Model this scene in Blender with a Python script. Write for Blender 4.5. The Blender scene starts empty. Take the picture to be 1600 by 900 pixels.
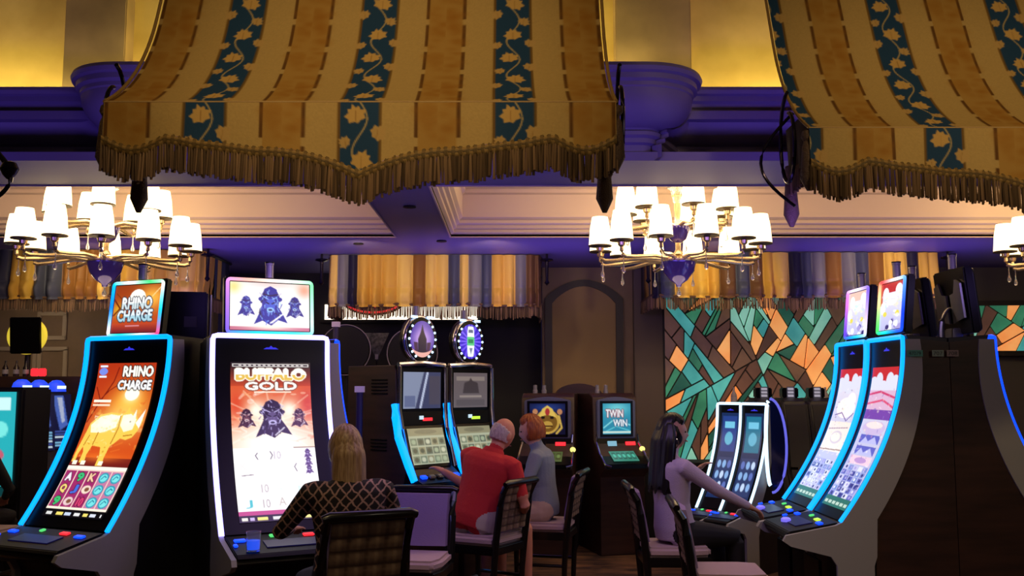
import bpy, bmesh, math, random
import numpy as np
from mathutils import Vector, Matrix
R = math.radians
rnd = random.Random(7)
sc = bpy.context.scene
COL = sc.collection

def lin1(c):
    c = c / 255.0
    return c / 12.92 if c <= 0.04045 else ((c + 0.055) / 1.055) ** 2.4
def lin(c):
    return (lin1(c[0]), lin1(c[1]), lin1(c[2]))

# ------------------------------------------------------------------ camera
F_PX = 1500.0; EYE = 1.6; PITCH = R(5.9)
cam_d = bpy.data.cameras.new('camera'); cam = bpy.data.objects.new('camera', cam_d)
COL.objects.link(cam); sc.camera = cam
cam_d.sensor_width = 36.0; cam_d.lens = F_PX / 1600 * 36.0; cam_d.clip_start = 0.05; cam_d.clip_end = 200
cam.location = (0, 0, EYE); cam.rotation_euler = (math.pi / 2 + PITCH, 0, 0)
def P(px, py, d):
    """point at depth d (metres along +Y) seen at that place of the 1600x900 frame"""
    xc = (px - 800) / F_PX; yc = (450 - py) / F_PX
    fy = math.cos(PITCH) - yc * math.sin(PITCH); fz = math.sin(PITCH) + yc * math.cos(PITCH)
    return Vector((xc / fy * d, d, EYE + fz / fy * d))

# ------------------------------------------------------------------ world, exposure, large lights
w = bpy.data.worlds.new('world'); sc.world = w; w.use_nodes = True
w.node_tree.nodes['Background'].inputs[0].default_value = (0.28, 0.19, 0.62, 1)
w.node_tree.nodes['Background'].inputs[1].default_value = 0.022
vs = sc.view_settings
vs.view_transform = 'Standard'; vs.look = 'None'; vs.exposure = 0.0; vs.gamma = 1.0; vs.use_curve_mapping = False
sc.cycles.use_denoising = True
sc.cycles.sample_clamp_indirect = 3.0
sc.cycles.max_bounces = 6; sc.cycles.diffuse_bounces = 3; sc.cycles.glossy_bounces = 3

def lamp(kind, name, loc, color, power, size=0.3, target=None, size_y=None, spread=None, blend=0.5, cone=60):
    l = bpy.data.lights.new(name, kind); l.color = color; l.energy = power
    o = bpy.data.objects.new(name, l); COL.objects.link(o); o.location = loc
    if kind == 'AREA':
        l.size = size
        if size_y: l.shape = 'RECTANGLE'; l.size_y = size_y
        if spread: l.spread = R(spread)
    elif kind == 'SPOT':
        l.shadow_soft_size = size; l.spot_size = R(cone); l.spot_blend = blend
    else:
        l.shadow_soft_size = size
    if target is not None:
        o.rotation_euler = (Vector(target) - Vector(loc)).to_track_quat('-Z', 'Y').to_euler()
    return o
WARM = (1.0, 0.72, 0.36); PURPLE = (0.30, 0.17, 1.0)
# unseen violet fills standing in for machine glow; warm downlights in the high ceiling
for _x, _p in ((-4.6, 7), (-0.9, 16), (2.6, 9.5)):
    lamp('AREA', 'violet_beam_fill', (_x, 5.15, 2.35), PURPLE, _p, 2.6, (_x, 6.5, 3.45), 0.25, spread=120)  # added fill behind the canopies, turning the cornice violet
for _x, _p in ((-3.0, 12), (0.2, 12), (4.0, 12)):
    lamp('AREA', 'violet_soffit_fill', (_x, 9.9, 2.0), PURPLE, _p, 2.4, (_x, 10.2, 3.2), 0.3, spread=130)  # added fill from below that tints the rear soffit
lamp('AREA', 'violet_aisle_fill', (0.1, 5.5, 2.5), (.62, .40, 1.0), 13, 2.5, (0.1, 6.6, 0.6), 0.5)  # added soft violet fill over the seats and chair backs
for _x, _p in ((-0.7, 60), (2.6, 60)):
    lamp('SPOT', 'ceiling_downlight', (_x, 2.3, 4.7), WARM, _p * 2.2, 0.15, (_x, 4.7, 3.0), cone=75, blend=0.9)
lamp('POINT', 'hall_fill_glow', (0.4, -1.2, 3.3), (1.0, .76, .46), 36, 0.5)  # general warm fill from where the chandelier row would continue unseen
lamp('POINT', 'hall_fill_glow', (4.6, 0.8, 3.2), (1.0, .84, .62), 48, 0.5)  # extra fill added out of frame to lift the right bank end
lamp('POINT', 'back_wall_fill', (-5.6, 11.0, 2.3), (1.0, .78, .52), 9, .15)  # added fill that brightens the far left wall, no fixture there
for _x in (-0.7, 2.6):
    lamp('SPOT', 'canopy_front_fill', (_x * .8 + .1, 0.9, 2.35), (1.0, .76, .42), 85, .12, (_x, 4.7, 3.22), cone=38, blend=1.0)  # invisible fill added to warm the canopy fronts, no fixture there
# added warm fill spots below the rear soffit, brightening the gathered drapes
for _x in (-4.6, -1.6, -.2, 2.2, 4.0):
    lamp('SPOT', 'drape_fill_spot', (_x, 9.55, 2.95), (1.0, .76, .40), 30, .06, (_x, 10.7, 2.72), cone=100, blend=.9)

# ------------------------------------------------------------------ materials
MATS = {}
def mat(name, col, rough=0.5, metal=0.0, emit=None, strength=0.0, spec=0.5, noise=None, trans=0.0, alpha=1.0, bump=None, coat=0.0):
    """noise = (scale, second colour, stretch xyz)   bump = (scale, strength)"""
    if name in MATS: return MATS[name]
    m = bpy.data.materials.new(name); m.use_nodes = True; MATS[name] = m
    nt = m.node_tree; b = nt.nodes['Principled BSDF']
    b.inputs['Base Color'].default_value = (*lin(col), 1); b.inputs['Roughness'].default_value = rough
    b.inputs['Metallic'].default_value = metal; b.inputs['Specular IOR Level'].default_value = spec
    b.inputs['Coat Weight'].default_value = coat
    if trans: b.inputs['Transmission Weight'].default_value = trans
    if alpha < 1: b.inputs['Alpha'].default_value = alpha
    if emit is not None:
        b.inputs['Emission Color'].default_value = (*lin(emit), 1); b.inputs['Emission Strength'].default_value = strength
    if noise or bump:
        tc = nt.nodes.new('ShaderNodeTexCoord'); mp = nt.nodes.new('ShaderNodeMapping')
        nt.links.new(tc.outputs['Object'], mp.inputs[0])
        n = nt.nodes.new('ShaderNodeTexNoise'); n.inputs['Detail'].default_value = 5
        nt.links.new(mp.outputs[0], n.inputs['Vector'])
    if noise:
        n.inputs['Scale'].default_value = noise[0]
        if len(noise) > 2: mp.inputs['Scale'].default_value = noise[2]
        rp = nt.nodes.new('ShaderNodeValToRGB'); rp.color_ramp.elements[0].position = .35; rp.color_ramp.elements[1].position = .65
        rp.color_ramp.elements[0].color = (*lin(col), 1); rp.color_ramp.elements[1].color = (*lin(noise[1]), 1)
        nt.links.new(n.outputs['Fac'], rp.inputs[0]); nt.links.new(rp.outputs[0], b.inputs['Base Color'])
        if emit is not None and len(noise) > 3: nt.links.new(rp.outputs[0], b.inputs['Emission Color'])
    if bump:
        if not noise: n.inputs['Scale'].default_value = bump[0]
        bp = nt.nodes.new('ShaderNodeBump'); bp.inputs['Strength'].default_value = bump[1]; bp.inputs['Distance'].default_value = 0.02
        nt.links.new(n.outputs['Fac'], bp.inputs['Height']); nt.links.new(bp.outputs[0], b.inputs['Normal'])
    return m
def attr_mat(name, emit=0.0, rough=0.8, weave=0.0, metal=0.0):
    """colour read from the mesh's own printed-colour attribute"""
    if name in MATS: return MATS[name]
    m = bpy.data.materials.new(name); m.use_nodes = True; MATS[name] = m
    nt = m.node_tree; b = nt.nodes['Principled BSDF']
    a = nt.nodes.new('ShaderNodeAttribute'); a.attribute_name = 'print'
    b.inputs['Roughness'].default_value = rough; b.inputs['Metallic'].default_value = metal
    if emit:
        b.inputs['Base Color'].default_value = (0.005, 0.005, 0.006, 1)
        nt.links.new(a.outputs['Color'], b.inputs['Emission Color']); b.inputs['Emission Strength'].default_value = emit
    else:
        nt.links.new(a.outputs['Color'], b.inputs['Base Color']); b.inputs['Specular IOR Level'].default_value = 0.15
    if weave:
        tc = nt.nodes.new('ShaderNodeTexCoord'); n = nt.nodes.new('ShaderNodeTexNoise')
        n.inputs['Scale'].default_value = 60; nt.links.new(tc.outputs['Object'], n.inputs['Vector'])
        bp = nt.nodes.new('ShaderNodeBump'); bp.inputs['Strength'].default_value = weave; bp.inputs['Distance'].default_value = 0.01
        nt.links.new(n.outputs['Fac'], bp.inputs['Height']); nt.links.new(bp.outputs[0], b.inputs['Normal'])
    return m

# ------------------------------------------------------------------ mesh helpers
class MB:
    def __init__(s): s.v = []; s.f = []; s.c = []
    def add(s, vs_, fs, col=None):
        o = len(s.v); s.v += [tuple(p) for p in vs_]; s.f += [tuple(i + o for i in f) for f in fs]
        s.c += [col or (1, 1, 1)] * len(vs_) if not isinstance(col, list) else col
        return s
    def box(s, c, size, rz=0, rx=0, col=None):
        x, y, z = size[0] / 2, size[1] / 2, size[2] / 2
        M = Matrix.Translation(c) @ Matrix.Rotation(rz, 4, 'Z') @ Matrix.Rotation(rx, 4, 'X')
        vv = [M @ Vector((sx * x, sy * y, sz * z)) for sz in (-1, 1) for sx, sy in ((-1, -1), (1, -1), (1, 1), (-1, 1))]
        return s.add(vv, [(0, 3, 2, 1), (4, 5, 6, 7), (0, 1, 5, 4), (1, 2, 6, 5), (2, 3, 7, 6), (3, 0, 4, 7)], col)
    def prism(s, poly, a0, a1, axis='x', col=None):
        """poly: (y,z) for axis x, (x,z) for axis y, (x,y) for axis z"""
        n = len(poly)
        mk = {'x': lambda p, a: (a, p[0], p[1]), 'y': lambda p, a: (p[0], a, p[1]), 'z': lambda p, a: (p[0], p[1], a)}[axis]
        vv = [mk(p, a0) for p in poly] + [mk(p, a1) for p in poly]
        ff = [tuple(range(n))[::-1], tuple(range(n, 2 * n))] + [(i, (i + 1) % n, n + (i + 1) % n, n + i) for i in range(n)]
        return s.add(vv, ff, col)
    def rings(s, rings, closed=False, cap=True, col=None):
        n = len(rings[0]); m = len(rings); vv = [p for r in rings for p in r]; ff = []
        for i in range(m if closed else m - 1):
            j = (i + 1) % m
            for k in range(n):
                l = (k + 1) % n; ff.append((i * n + k, i * n + l, j * n + l, j * n + k))
        if cap and not closed:
            ff.append(tuple(range(n))[::-1]); ff.append(tuple(range((m - 1) * n, m * n)))
        return s.add(vv, ff, col)
    def tube(s, path, r, n=8, closed=False, flat=1.0, cols=None, up=(0, 0, 1)):
        path = [Vector(p) for p in path]; m = len(path); rr = r if isinstance(r, (list, tuple)) else [r] * m
        rings = []
        for i, p in enumerate(path):
            a = path[(i - 1) % m] if (i > 0 or closed) else p; b = path[(i + 1) % m] if (i < m - 1 or closed) else p
            t = (b - a).normalized() if (b - a).length > 1e-9 else Vector((0, 0, 1))
            u = Vector(up)
            if abs(t.dot(u)) > 0.95: u = Vector((1, 0, 0)) if abs(t.x) < .9 else Vector((0, 1, 0))
            x = t.cross(u).normalized(); y = x.cross(t).normalized()
            rings.append([p + x * rr[i] * math.cos(2 * math.pi * k / n) + y * rr[i] * flat * math.sin(2 * math.pi * k / n) for k in range(n)])
        c = None
        if cols: c = [cols[i] for i in range(m) for k in range(n)]
        return s.rings(rings, closed, col=c)
    def lathe(s, prof, n=20, c=(0, 0, 0), sx=1, sy=1, col=None):
        rings = [[(c[0] + r * sx * math.cos(2 * math.pi * k / n), c[1] + r * sy * math.sin(2 * math.pi * k / n), c[2] + z) for k in range(n)] for r, z in prof]
        return s.rings(rings, col=col)
    def sphere(s, c, r, n=16, m=10, M=None):
        rx, ry, rz = r if isinstance(r, (list, tuple)) else (r, r, r); rings = []
        for i in range(m + 1):
            a = -math.pi / 2 + math.pi * (0.02 + 0.96 * i / m)
            rings.append([Vector((rx * math.cos(a) * math.cos(2 * math.pi * k / n), ry * math.cos(a) * math.sin(2 * math.pi * k / n), rz * math.sin(a))) for k in range(n)])
        rings = [[(M @ p if M else p) + Vector(c) for p in r_] for r_ in rings]
        return s.rings(rings)
    def xf(s, M):
        s.v = [tuple(M @ Vector(p)) for p in s.v]; return s
    def build(s, name, m, parent=None, smooth=40, bevel=0, seg=2, colors=False):
        me = bpy.data.meshes.new(name); me.from_pydata(s.v, [], s.f)
        if colors:
            at = me.color_attributes.new('print', 'FLOAT_COLOR', 'POINT')
            at.data.foreach_set('color', np.array([(*c, 1) for c in s.c], dtype=np.float32).ravel())
        bm = bmesh.new(); bm.from_mesh(me)
        bmesh.ops.recalc_face_normals(bm, faces=bm.faces)
        if bevel:
            ed = [e for e in bm.edges if len(e.link_faces) == 2 and e.calc_face_angle(0) > R(30)]
            bmesh.ops.bevel(bm, geom=ed, offset=bevel, segments=seg, affect='EDGES', clamp_overlap=True)
        bm.to_mesh(me); bm.free()
        if smooth:
            me.polygons.foreach_set('use_smooth', [True] * len(me.polygons)); me.set_sharp_from_angle(angle=R(smooth))
        me.materials.append(m)
        o = bpy.data.objects.new(name, me); COL.objects.link(o)
        if parent is not None: o.parent = parent
        return o
def grid_mesh(name, pts, cols, m, parent=None, smooth=True):
    """pts (h,w,3) numpy, cols (h,w,3) linear colours"""
    h, w_, _ = pts.shape; me = bpy.data.meshes.new(name)
    idx = np.arange(h * w_).reshape(h, w_)
    q = np.stack([idx[:-1, :-1], idx[1:, :-1], idx[1:, 1:], idx[:-1, 1:]], -1).reshape(-1, 4)
    me.vertices.add(h * w_); me.vertices.foreach_set('co', pts.astype(np.float32).ravel())
    me.loops.add(q.size); me.loops.foreach_set('vertex_index', q.astype(np.int32).ravel())
    me.polygons.add(len(q)); me.polygons.foreach_set('loop_start', np.arange(0, q.size, 4, dtype=np.int32))
    me.polygons.foreach_set('use_smooth', np.full(len(q), smooth)); me.update(calc_edges=True)
    if cols is not None:
        at = me.color_attributes.new('print', 'FLOAT_COLOR', 'POINT')
        at.data.foreach_set('color', np.concatenate([cols, np.ones((h, w_, 1))], 2).astype(np.float32).ravel())
    me.materials.append(m); me.validate()
    o = bpy.data.objects.new(name, me); COL.objects.link(o)
    if parent is not None: o.parent = parent
    return o
def tag(o, label=None, cat=None, group=None, kind=None):
    for k, v in (('label', label), ('category', cat), ('group', group), ('kind', kind)):
        if v: o[k] = v
    return o
def thing(name, label, cat, loc=(0, 0, 0), rz=0, group=None):
    o = bpy.data.objects.new(name, None); COL.objects.link(o); o.location = loc; o.rotation_euler = (0, 0, rz)
    o.empty_display_size = 0.1
    return tag(o, label, cat, group)
def copy_tree(o, parent=None):
    c = o.copy(); COL.objects.link(c); c.parent = parent
    for ch in list(o.children): copy_tree(ch, c)
    return c
def struct(o): o['kind'] = 'structure'; return o

# ------------------------------------------------------------------ flat print: a small painter
TXT = {}
def text_tris(s):
    if s in TXT: return TXT[s]
    cu = bpy.data.curves.new('t', 'FONT'); cu.body = s; cu.size = 1.0; cu.align_x = 'LEFT'; cu.resolution_u = 3
    ob = bpy.data.objects.new('t', cu); COL.objects.link(ob)
    dg = bpy.context.evaluated_depsgraph_get(); me = bpy.data.meshes.new_from_object(ob.evaluated_get(dg))
    me.calc_loop_triangles()
    v = np.array([p.co[:2] for p in me.vertices]); t = np.array([list(x.vertices) for x in me.loop_triangles])
    bpy.data.objects.remove(ob); bpy.data.curves.remove(cu); bpy.data.meshes.remove(me)
    T = v[t]; lo = v.min(0); hi = v.max(0)
    TXT[s] = ((T - lo) / (hi[1] - lo[1]), (hi[0] - lo[0]) / (hi[1] - lo[1]))
    return TXT[s]
class Canvas:
    """w x h sample points; drawing coordinates run 0..w, 0..h downwards, colours 0..255"""
    SS = 2
    def __init__(s, w, h, bg=(0, 0, 0)):
        s.w, s.h = w, h; s.a = np.zeros((h * 2, w * 2, 3)); s.a[:] = bg
        s.Y, s.X = np.mgrid[0:h * 2, 0:w * 2] / 2.0 + 0.25
    def put(s, m, col, al=1.0):
        k = (m * al)[..., None]; s.a = s.a * (1 - k) + np.array(col, float) * k; return s
    def pmask(s, pts):
        m = np.zeros(s.X.shape, bool); n = len(pts)
        for i in range(n):
            x0, y0 = pts[i]; x1, y1 = pts[(i + 1) % n]
            if y0 == y1: continue
            c = ((y0 <= s.Y) & (s.Y < y1)) | ((y1 <= s.Y) & (s.Y < y0))
            m ^= c & (s.X < (x1 - x0) * (s.Y - y0) / (y1 - y0) + x0)
        return m
    def poly(s, pts, col, al=1.0): return s.put(s.pmask(pts), col, al)
    def rect(s, x0, y0, x1, y1, col, al=1.0): return s.put((s.X >= x0) & (s.X < x1) & (s.Y >= y0) & (s.Y < y1), col, al)
    def ell(s, cx, cy, rx, ry, col, al=1.0, ring=0):
        q = ((s.X - cx) / rx) ** 2 + ((s.Y - cy) / ry) ** 2; m = q <= 1
        if ring: m &= (((s.X - cx) / (rx - ring)) ** 2 + ((s.Y - cy) / (ry - ring)) ** 2) > 1
        return s.put(m, col, al)
    def glow(s, cx, cy, rx, ry, col, al=1.0):
        q = ((s.X - cx) / rx) ** 2 + ((s.Y - cy) / ry) ** 2; return s.put(np.exp(-q * 2), col, al)
    def line(s, pts, wd, col, al=1.0):
        m = np.zeros(s.X.shape, bool)
        for (x0, y0), (x1, y1) in zip(pts[:-1], pts[1:]):
            dx, dy = x1 - x0, y1 - y0; L = dx * dx + dy * dy + 1e-9
            t = np.clip(((s.X - x0) * dx + (s.Y - y0) * dy) / L, 0, 1)
            m |= (s.X - x0 - t * dx) ** 2 + (s.Y - y0 - t * dy) ** 2 <= (wd / 2) ** 2
        return s.put(m, col, al)
    def vgrad(s, y0, y1, c0, c1):
        t = np.clip((s.Y - y0) / (y1 - y0), 0, 1)[..., None]; m = ((s.Y >= y0) & (s.Y < y1))[..., None]
        s.a = np.where(m, np.array(c0) * (1 - t) + np.array(c1) * t, s.a); return s
    def tmask(s, txt, cx, cy, hh, wmax=None, skew=0):
        T, asp = text_tris(txt); wd = asp * hh; wd = wmax if wmax else wd
        m = np.zeros(s.X.shape, bool)
        for tri in T:
            q = [(cx - wd / 2 + p[0] / asp * wd + skew * p[1], cy + hh / 2 - p[1] * hh) for p in tri]
            xs = [p[0] for p in q]; ys = [p[1] for p in q]
            i0, i1 = max(0, int(min(ys) * 2) - 1), min(s.h * 2, int(max(ys) * 2) + 2)
            j0, j1 = max(0, int(min(xs) * 2) - 1), min(s.w * 2, int(max(xs) * 2) + 2)
            if i1 <= i0 or j1 <= j0: continue
            X = s.X[i0:i1, j0:j1]; Y = s.Y[i0:i1, j0:j1]
            e = [(q[(k + 1) % 3][0] - q[k][0]) * (Y - q[k][1]) - (q[(k + 1) % 3][1] - q[k][1]) * (X - q[k][0]) for k in range(3)]
            m[i0:i1, j0:j1] |= ((e[0] >= 0) & (e[1] >= 0) & (e[2] >= 0)) | ((e[0] <= 0) & (e[1] <= 0) & (e[2] <= 0))
        return m
    @staticmethod
    def grow(m, n):
        for _ in range(n):
            k = m.copy(); k[1:] |= m[:-1]; k[:-1] |= m[1:]; k[:, 1:] |= m[:, :-1]; k[:, :-1] |= m[:, 1:]; m = k
        return m
    def text(s, txt, cx, cy, hh, col, wmax=None, out=None, ow=2, bold=0, skew=0, low=None):
        m = s.grow(s.tmask(txt, cx, cy, hh, wmax, skew), bold)
        if out: s.put(s.grow(m, ow), out)
        s.put(m, col)
        if low: s.put(m & (s.Y > cy), low)
        return s
    def speck(s, amt, seed=1):
        g = np.random.default_rng(seed).random((s.h // 2 + 1, s.w // 2 + 1))
        g = np.kron(g, np.ones((4, 4)))[:s.h * 2, :s.w * 2]; s.a = s.a * (1 + amt * (g - .5))[..., None]; return s
    def out(s):
        a = np.clip(s.a.reshape(s.h, 2, s.w, 2, 3).mean((1, 3)), 0, 255) / 255
        return np.where(a <= .04045, a / 12.92, ((a + .055) / 1.055) ** 2.4)
def flat_screen(name, cv, w_, h_, M, m, parent):
    """canvas on a w_ x h_ rectangle in the local xz plane facing -Y, placed by M"""
    u, v = np.meshgrid(np.linspace(-w_ / 2, w_ / 2, cv.w), np.linspace(h_ / 2, -h_ / 2, cv.h))
    p = np.stack([u, np.zeros_like(u), v], -1) @ np.array(M.to_3x3()).T + np.array(M.translation)
    return grid_mesh(name, p, cv.out(), m, parent)
# ------------------------------------------------------------------ shell of the place
M_paint = mat('mauve ceiling paint', (108, 98, 142), 0.55, bump=(40, .05))
M_coffer = mat('cream coffer paint', (206, 184, 168), 0.6)
M_wall = mat('beige wall paint', (140, 118, 96), 0.75, noise=(3, (126, 106, 86)))
M_gold = mat('gilded plaster', (222, 188, 104), 0.6, noise=(2.2, (192, 158, 80)), bump=(30, .15))
M_gold2 = mat('tan plaster pilaster', (176, 146, 96), 0.6, noise=(2.5, (146, 120, 80)))
M_dark = mat('near black paint and shade', (16, 13, 16), 0.6)
M_carpet = mat('patterned carpet', (40, 20, 16), 0.95, noise=(3.2, (120, 84, 54), (1, 2.2, 1)))
FLOOR = struct(MB().box((0, 5, -0.05), (30, 22, 0.1)).build('floor', M_carpet))
SOF = 3.1
def offset_path(pts):
    out = []
    for i, p in enumerate(pts):
        a = Vector(pts[max(0, i - 1)]); b = Vector(pts[min(len(pts) - 1, i + 1)]); t = (b - a).normalized()
        out.append((Vector(p), Vector((t.y, -t.x))))
    return out
YS, YB, XL, XR, RC = 6.47, 5.95, -2.96, 1.28, 0.42
path = [(-13, YS), (XL - .3, YS), (XL - .05, YS)]
path += [(XL - .05 * math.cos(a), YS - .05 + .05 * math.sin(a)) for a in (R(60), R(30))] + [(XL, YS - .06)]
path += [(XL + RC - RC * math.cos(R(a)), YB + RC - RC * math.sin(R(a))) for a in range(0, 91, 6)]
path += [(x, YB) for x in (-2, -1, 0)]
path += [(XR - RC + RC * math.sin(R(a)), YB + RC - RC * math.cos(R(a))) for a in range(0, 91, 6)]
path += [(XR, YS - .06)] + [(XR + .05 * math.cos(R(a)), YS - .05 + .05 * math.sin(R(a))) for a in (150, 120)] + [(XR + .05, YS), (XR + .3, YS), (13, YS)]
prof = [(.10, 3.5), (.04, 3.66), (0, 3.67), (-.01, 3.645), (0, 3.62), (.025, 3.61), (.025, 3.575), (.05, 3.56), (.05, 3.535)]
prof += [(.06 + .22 * (1 - math.cos(R(a))), 3.525 - .21 * math.sin(R(a))) for a in range(0, 91, 10)]
prof += [(.285, 3.30), (.27, 3.29), (.27, 3.265), (.30, 3.25), (.30, 3.22), (.33, 3.21), (.33, 3.12), (.35, SOF)]
op = offset_path(path); MBc = MB(); n = len(op); k = len(prof)
vv = [(*(p - nn * o), z) for o, z in prof for p, nn in op]
MBc.add(vv, [(j * n + i, j * n + i + 1, (j + 1) * n + i + 1, (j + 1) * n + i) for j in range(k - 1) for i in range(n - 1)])
struct(MBc.build('trim_1', M_paint, smooth=35))
# cove shelf behind the lip, gilded wall above it
sh = MB(); sh.box((0, 6.72, 3.47), (26, .5, .06)); sh.prism([(XL + .12, 6.5), (XL + .12, 6.3), (XL + .4, 6.1), (XR - .4, 6.1), (XR - .12, 6.3), (XR - .12, 6.5)], 3.44, 3.5, 'z')
struct(sh.build('trim_2', M_paint))
struct(MB().box((0, 7.0, 4.35), (26, .1, 1.75)).build('wall_cove', M_gold))
for i, (a, b) in enumerate(((100, 196), (962, 1080))):
    x0, x1 = P(a, 60, 6.8).x, P(b, 60, 6.8).x
    struct(MB().box(((x0 + x1) / 2, 6.88, 4.35), (x1 - x0, .16, 1.74)).build('trim_%d' % (3 + i), M_gold2, bevel=.008))
struct(MB().box((0, 2.2, 5.25), (26, 9.7, .1)).build('ceiling', mat('high ceiling paint', (90, 74, 60), .8)))
YEL = (1.0, 0.86, 0.38)
for x0, x1, yy, pw in ((-9, XL - .1, 6.72, 46), (XR + .1, 6.5, 6.72, 40), (-2.7, 1.0, 6.62, 42)):
    o = lamp('AREA', 'cove_lamp', ((x0 + x1) / 2, yy, 3.52), YEL, pw, x1 - x0, ((x0 + x1) / 2, yy + .22, 4.6), .06, spread=150)
# coffered lower ceiling
cof = [(-7.6, -1.17), (-.61, 6.0)]; Y0, Y1 = 7.06, 9.5
so = MB()
for x0, x1, y0, y1 in [(-13, 13, 6.27, Y0), (-13, 13, Y1, 13), (-13, cof[0][0], Y0, Y1), (cof[0][1], cof[1][0], Y0, Y1), (cof[1][1], 13, Y0, Y1)]:
    so.box(((x0 + x1) / 2, (y0 + y1) / 2, SOF + .03), (x1 - x0, y1 - y0, .06))
struct(so.build('ceiling_soffit', M_paint, smooth=0))
cprof = [(-.015, 3.09), (0, 3.09), (.0, 3.12), (.03, 3.135), (.03, 3.165), (.055, 3.175), (.06, 3.205), (.09, 3.22), (.09, 3.25), (.12, 3.275), (.12, 3.50), (.15, 3.515), (.15, 3.55), (.21, 3.575), (.23, 3.61), (.3, 3.63), (.3, 3.66)]
for ci, (x0, x1) in enumerate(cof):
    m_ = MB(); rings_ = [[(x0 + o, Y0 + o, z), (x1 - o, Y0 + o, z), (x1 - o, Y1 - o, z), (x0 + o, Y1 - o, z)] for o, z in cprof]
    m_.rings(rings_, cap=False); struct(m_.build('trim_%d' % (5 + ci), M_coffer, smooth=0))
    struct(MB().box(((x0 + x1) / 2, (Y0 + Y1) / 2, 3.78), (x1 - x0, Y1 - Y0, .04)).build('ceiling_coffer', M_coffer))
    lamp('AREA', 'coffer_cove_lamp', ((x0 + x1) / 2, (Y0 + Y1) / 2, 3.74), WARM, 26, x1 - x0 - .8, ((x0 + x1) / 2, (Y0 + Y1) / 2, 0), 1.6, spread=170)
for ci, (x0, x1) in enumerate(cof):
    o = MB().box(((x0 + x1) / 2, Y1 - .19, 3.592), (x1 - x0 - .5, .018, .022)).build('cove_light', mat('warm cove led', (255, 220, 150), .5, emit=(255, 206, 110), strength=2.2)); tag(o, ('thin warm light line in the left ceiling coffer', 'thin warm light line in the right ceiling coffer')[ci], 'cove light', 'cove lights in the coffers')
for px, py in ((560, 380), (640, 322), (690, 376)):
    q = P(px, py, 8.0); t_ = 1.5 / (q.z - EYE); c = Vector((q.x * t_, 8 * t_, SOF))
    o = MB().lathe([(.001, 0), (.05, 0), (.055, -.012), (.04, -.016), (.001, -.016)], 14, c).build('smoke_detector', M_dark)
    tag(o, {430: 'small dark ceiling vent left of the violet beam', 560: 'small dark round detector low on the rear soffit', 640: 'small dark round fitting on the beam between the coffers', 690: 'small dark round fitting at the far end of the violet beam'}[px], 'ceiling fitting', 'round fittings in the violet soffit')
# back wall pieces at 12 m
YW = 12.0
def wx(px): return P(px, 600, YW).x
def wallbox(name, px0, px1, m_, z0=0, z1=3.1, dy=0): 
    x0, x1 = wx(px0), wx(px1)
    return struct(MB().box(((x0 + x1) / 2, YW + .1 + dy, (z0 + z1) / 2), (x1 - x0, .2, z1 - z0)).build(name, m_))
wallbox('wall_back', -900, 330, M_wall); wallbox('wall_back_dark_gap', 330, 848, M_dark, dy=.6); wallbox('wall_back_niche', 848, 1036, M_wall)  # middle piece is a near-black sheet standing in for an unlit opening
wallbox('wall_back_corner', 1330, 2400, mat('grey wall paint', (92, 86, 80), .8)); wallbox('wall_back_base', 1036, 1330, M_wall, 0, .62)
struct(MB().box((-9.5, 4, 1.6), (.2, 20, 3.2)).build('wall_left', M_wall)); struct(MB().box((9.5, 4, 1.6), (.2, 20, 3.2)).build('wall_right', M_wall))
# arched niche: dark moulding around a paler panel
def arch_pts(x0, x1, z0, zs, rise, n=14):
    return [(x0, z0)] + [(x0 + (x1 - x0) * i / n, zs + rise * math.sin(math.pi * i / n) ** .8) for i in range(n + 1)] + [(x1, z0)]
ax0, ax1 = wx(858), wx(968); zt = P(900, 440, YW).z; 
ao = arch_pts(ax0 - .05, ax1 + .05, .75, zt - .22, .24); ai = arch_pts(ax0 + .04, ax1 - .04, .75, zt - .28, .22)
am = MB(); nA = len(ao)
for A, B, y_ in ((ao, ai, YW - .05),):
    vv = [(p[0], y_, p[1]) for p in A] + [(p[0], y_, p[1]) for p in B] + [(p[0], YW + .02, p[1]) for p in A] + [(p[0], YW + .02, p[1]) for p in B]
    am.add(vv, [(i, i + 1, nA + i + 1, nA + i) for i in range(nA - 1)] + [(2 * nA + i, 2 * nA + i + 1, i + 1, i) for i in range(nA - 1)] + [(nA + i, nA + i + 1, 3 * nA + i + 1, 3 * nA + i) for i in range(nA - 1)])
struct(am.build('trim_7', mat('dark walnut moulding', (34, 24, 20), .5)))
struct(MB().prism(ai, YW - .015, YW + .01, 'y').build('trim_8', mat('olive beige panel', (150, 122, 84), .7)))
x0 = wx(990); x1 = wx(1034)
struct(MB().box(((x0 + x1) / 2, YW - .06, 1.55), (x1 - x0, .16, 3.08)).build('trim_9', mat('grey column paint', (112, 98, 92), .8), bevel=.01))
# moulded panels on the left part of the back wall
for i, (px0, py0, px1, py1) in enumerate(((62, 490, 100, 528), (62, 545, 98, 640), (-60, 545, 50, 640))):
    a, b = P(px0, py0, YW - .03), P(px1, py1, YW - .03); fr = MB()
    for (c, s_) in (((a.x, 0, (a.z + b.z) / 2), (.05, .05, a.z - b.z)), ((b.x, 0, (a.z + b.z) / 2), (.05, .05, a.z - b.z)), (((a.x + b.x) / 2, 0, a.z), (b.x - a.x + .05, .05, .05)), (((a.x + b.x) / 2, 0, b.z), (b.x - a.x + .05, .05, .05))):
        fr.box((c[0], YW - .02, c[2]), s_)
    struct(fr.build('trim_%d' % (10 + i), mat('cream moulding', (176, 160, 140), .6), bevel=.008))

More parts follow.
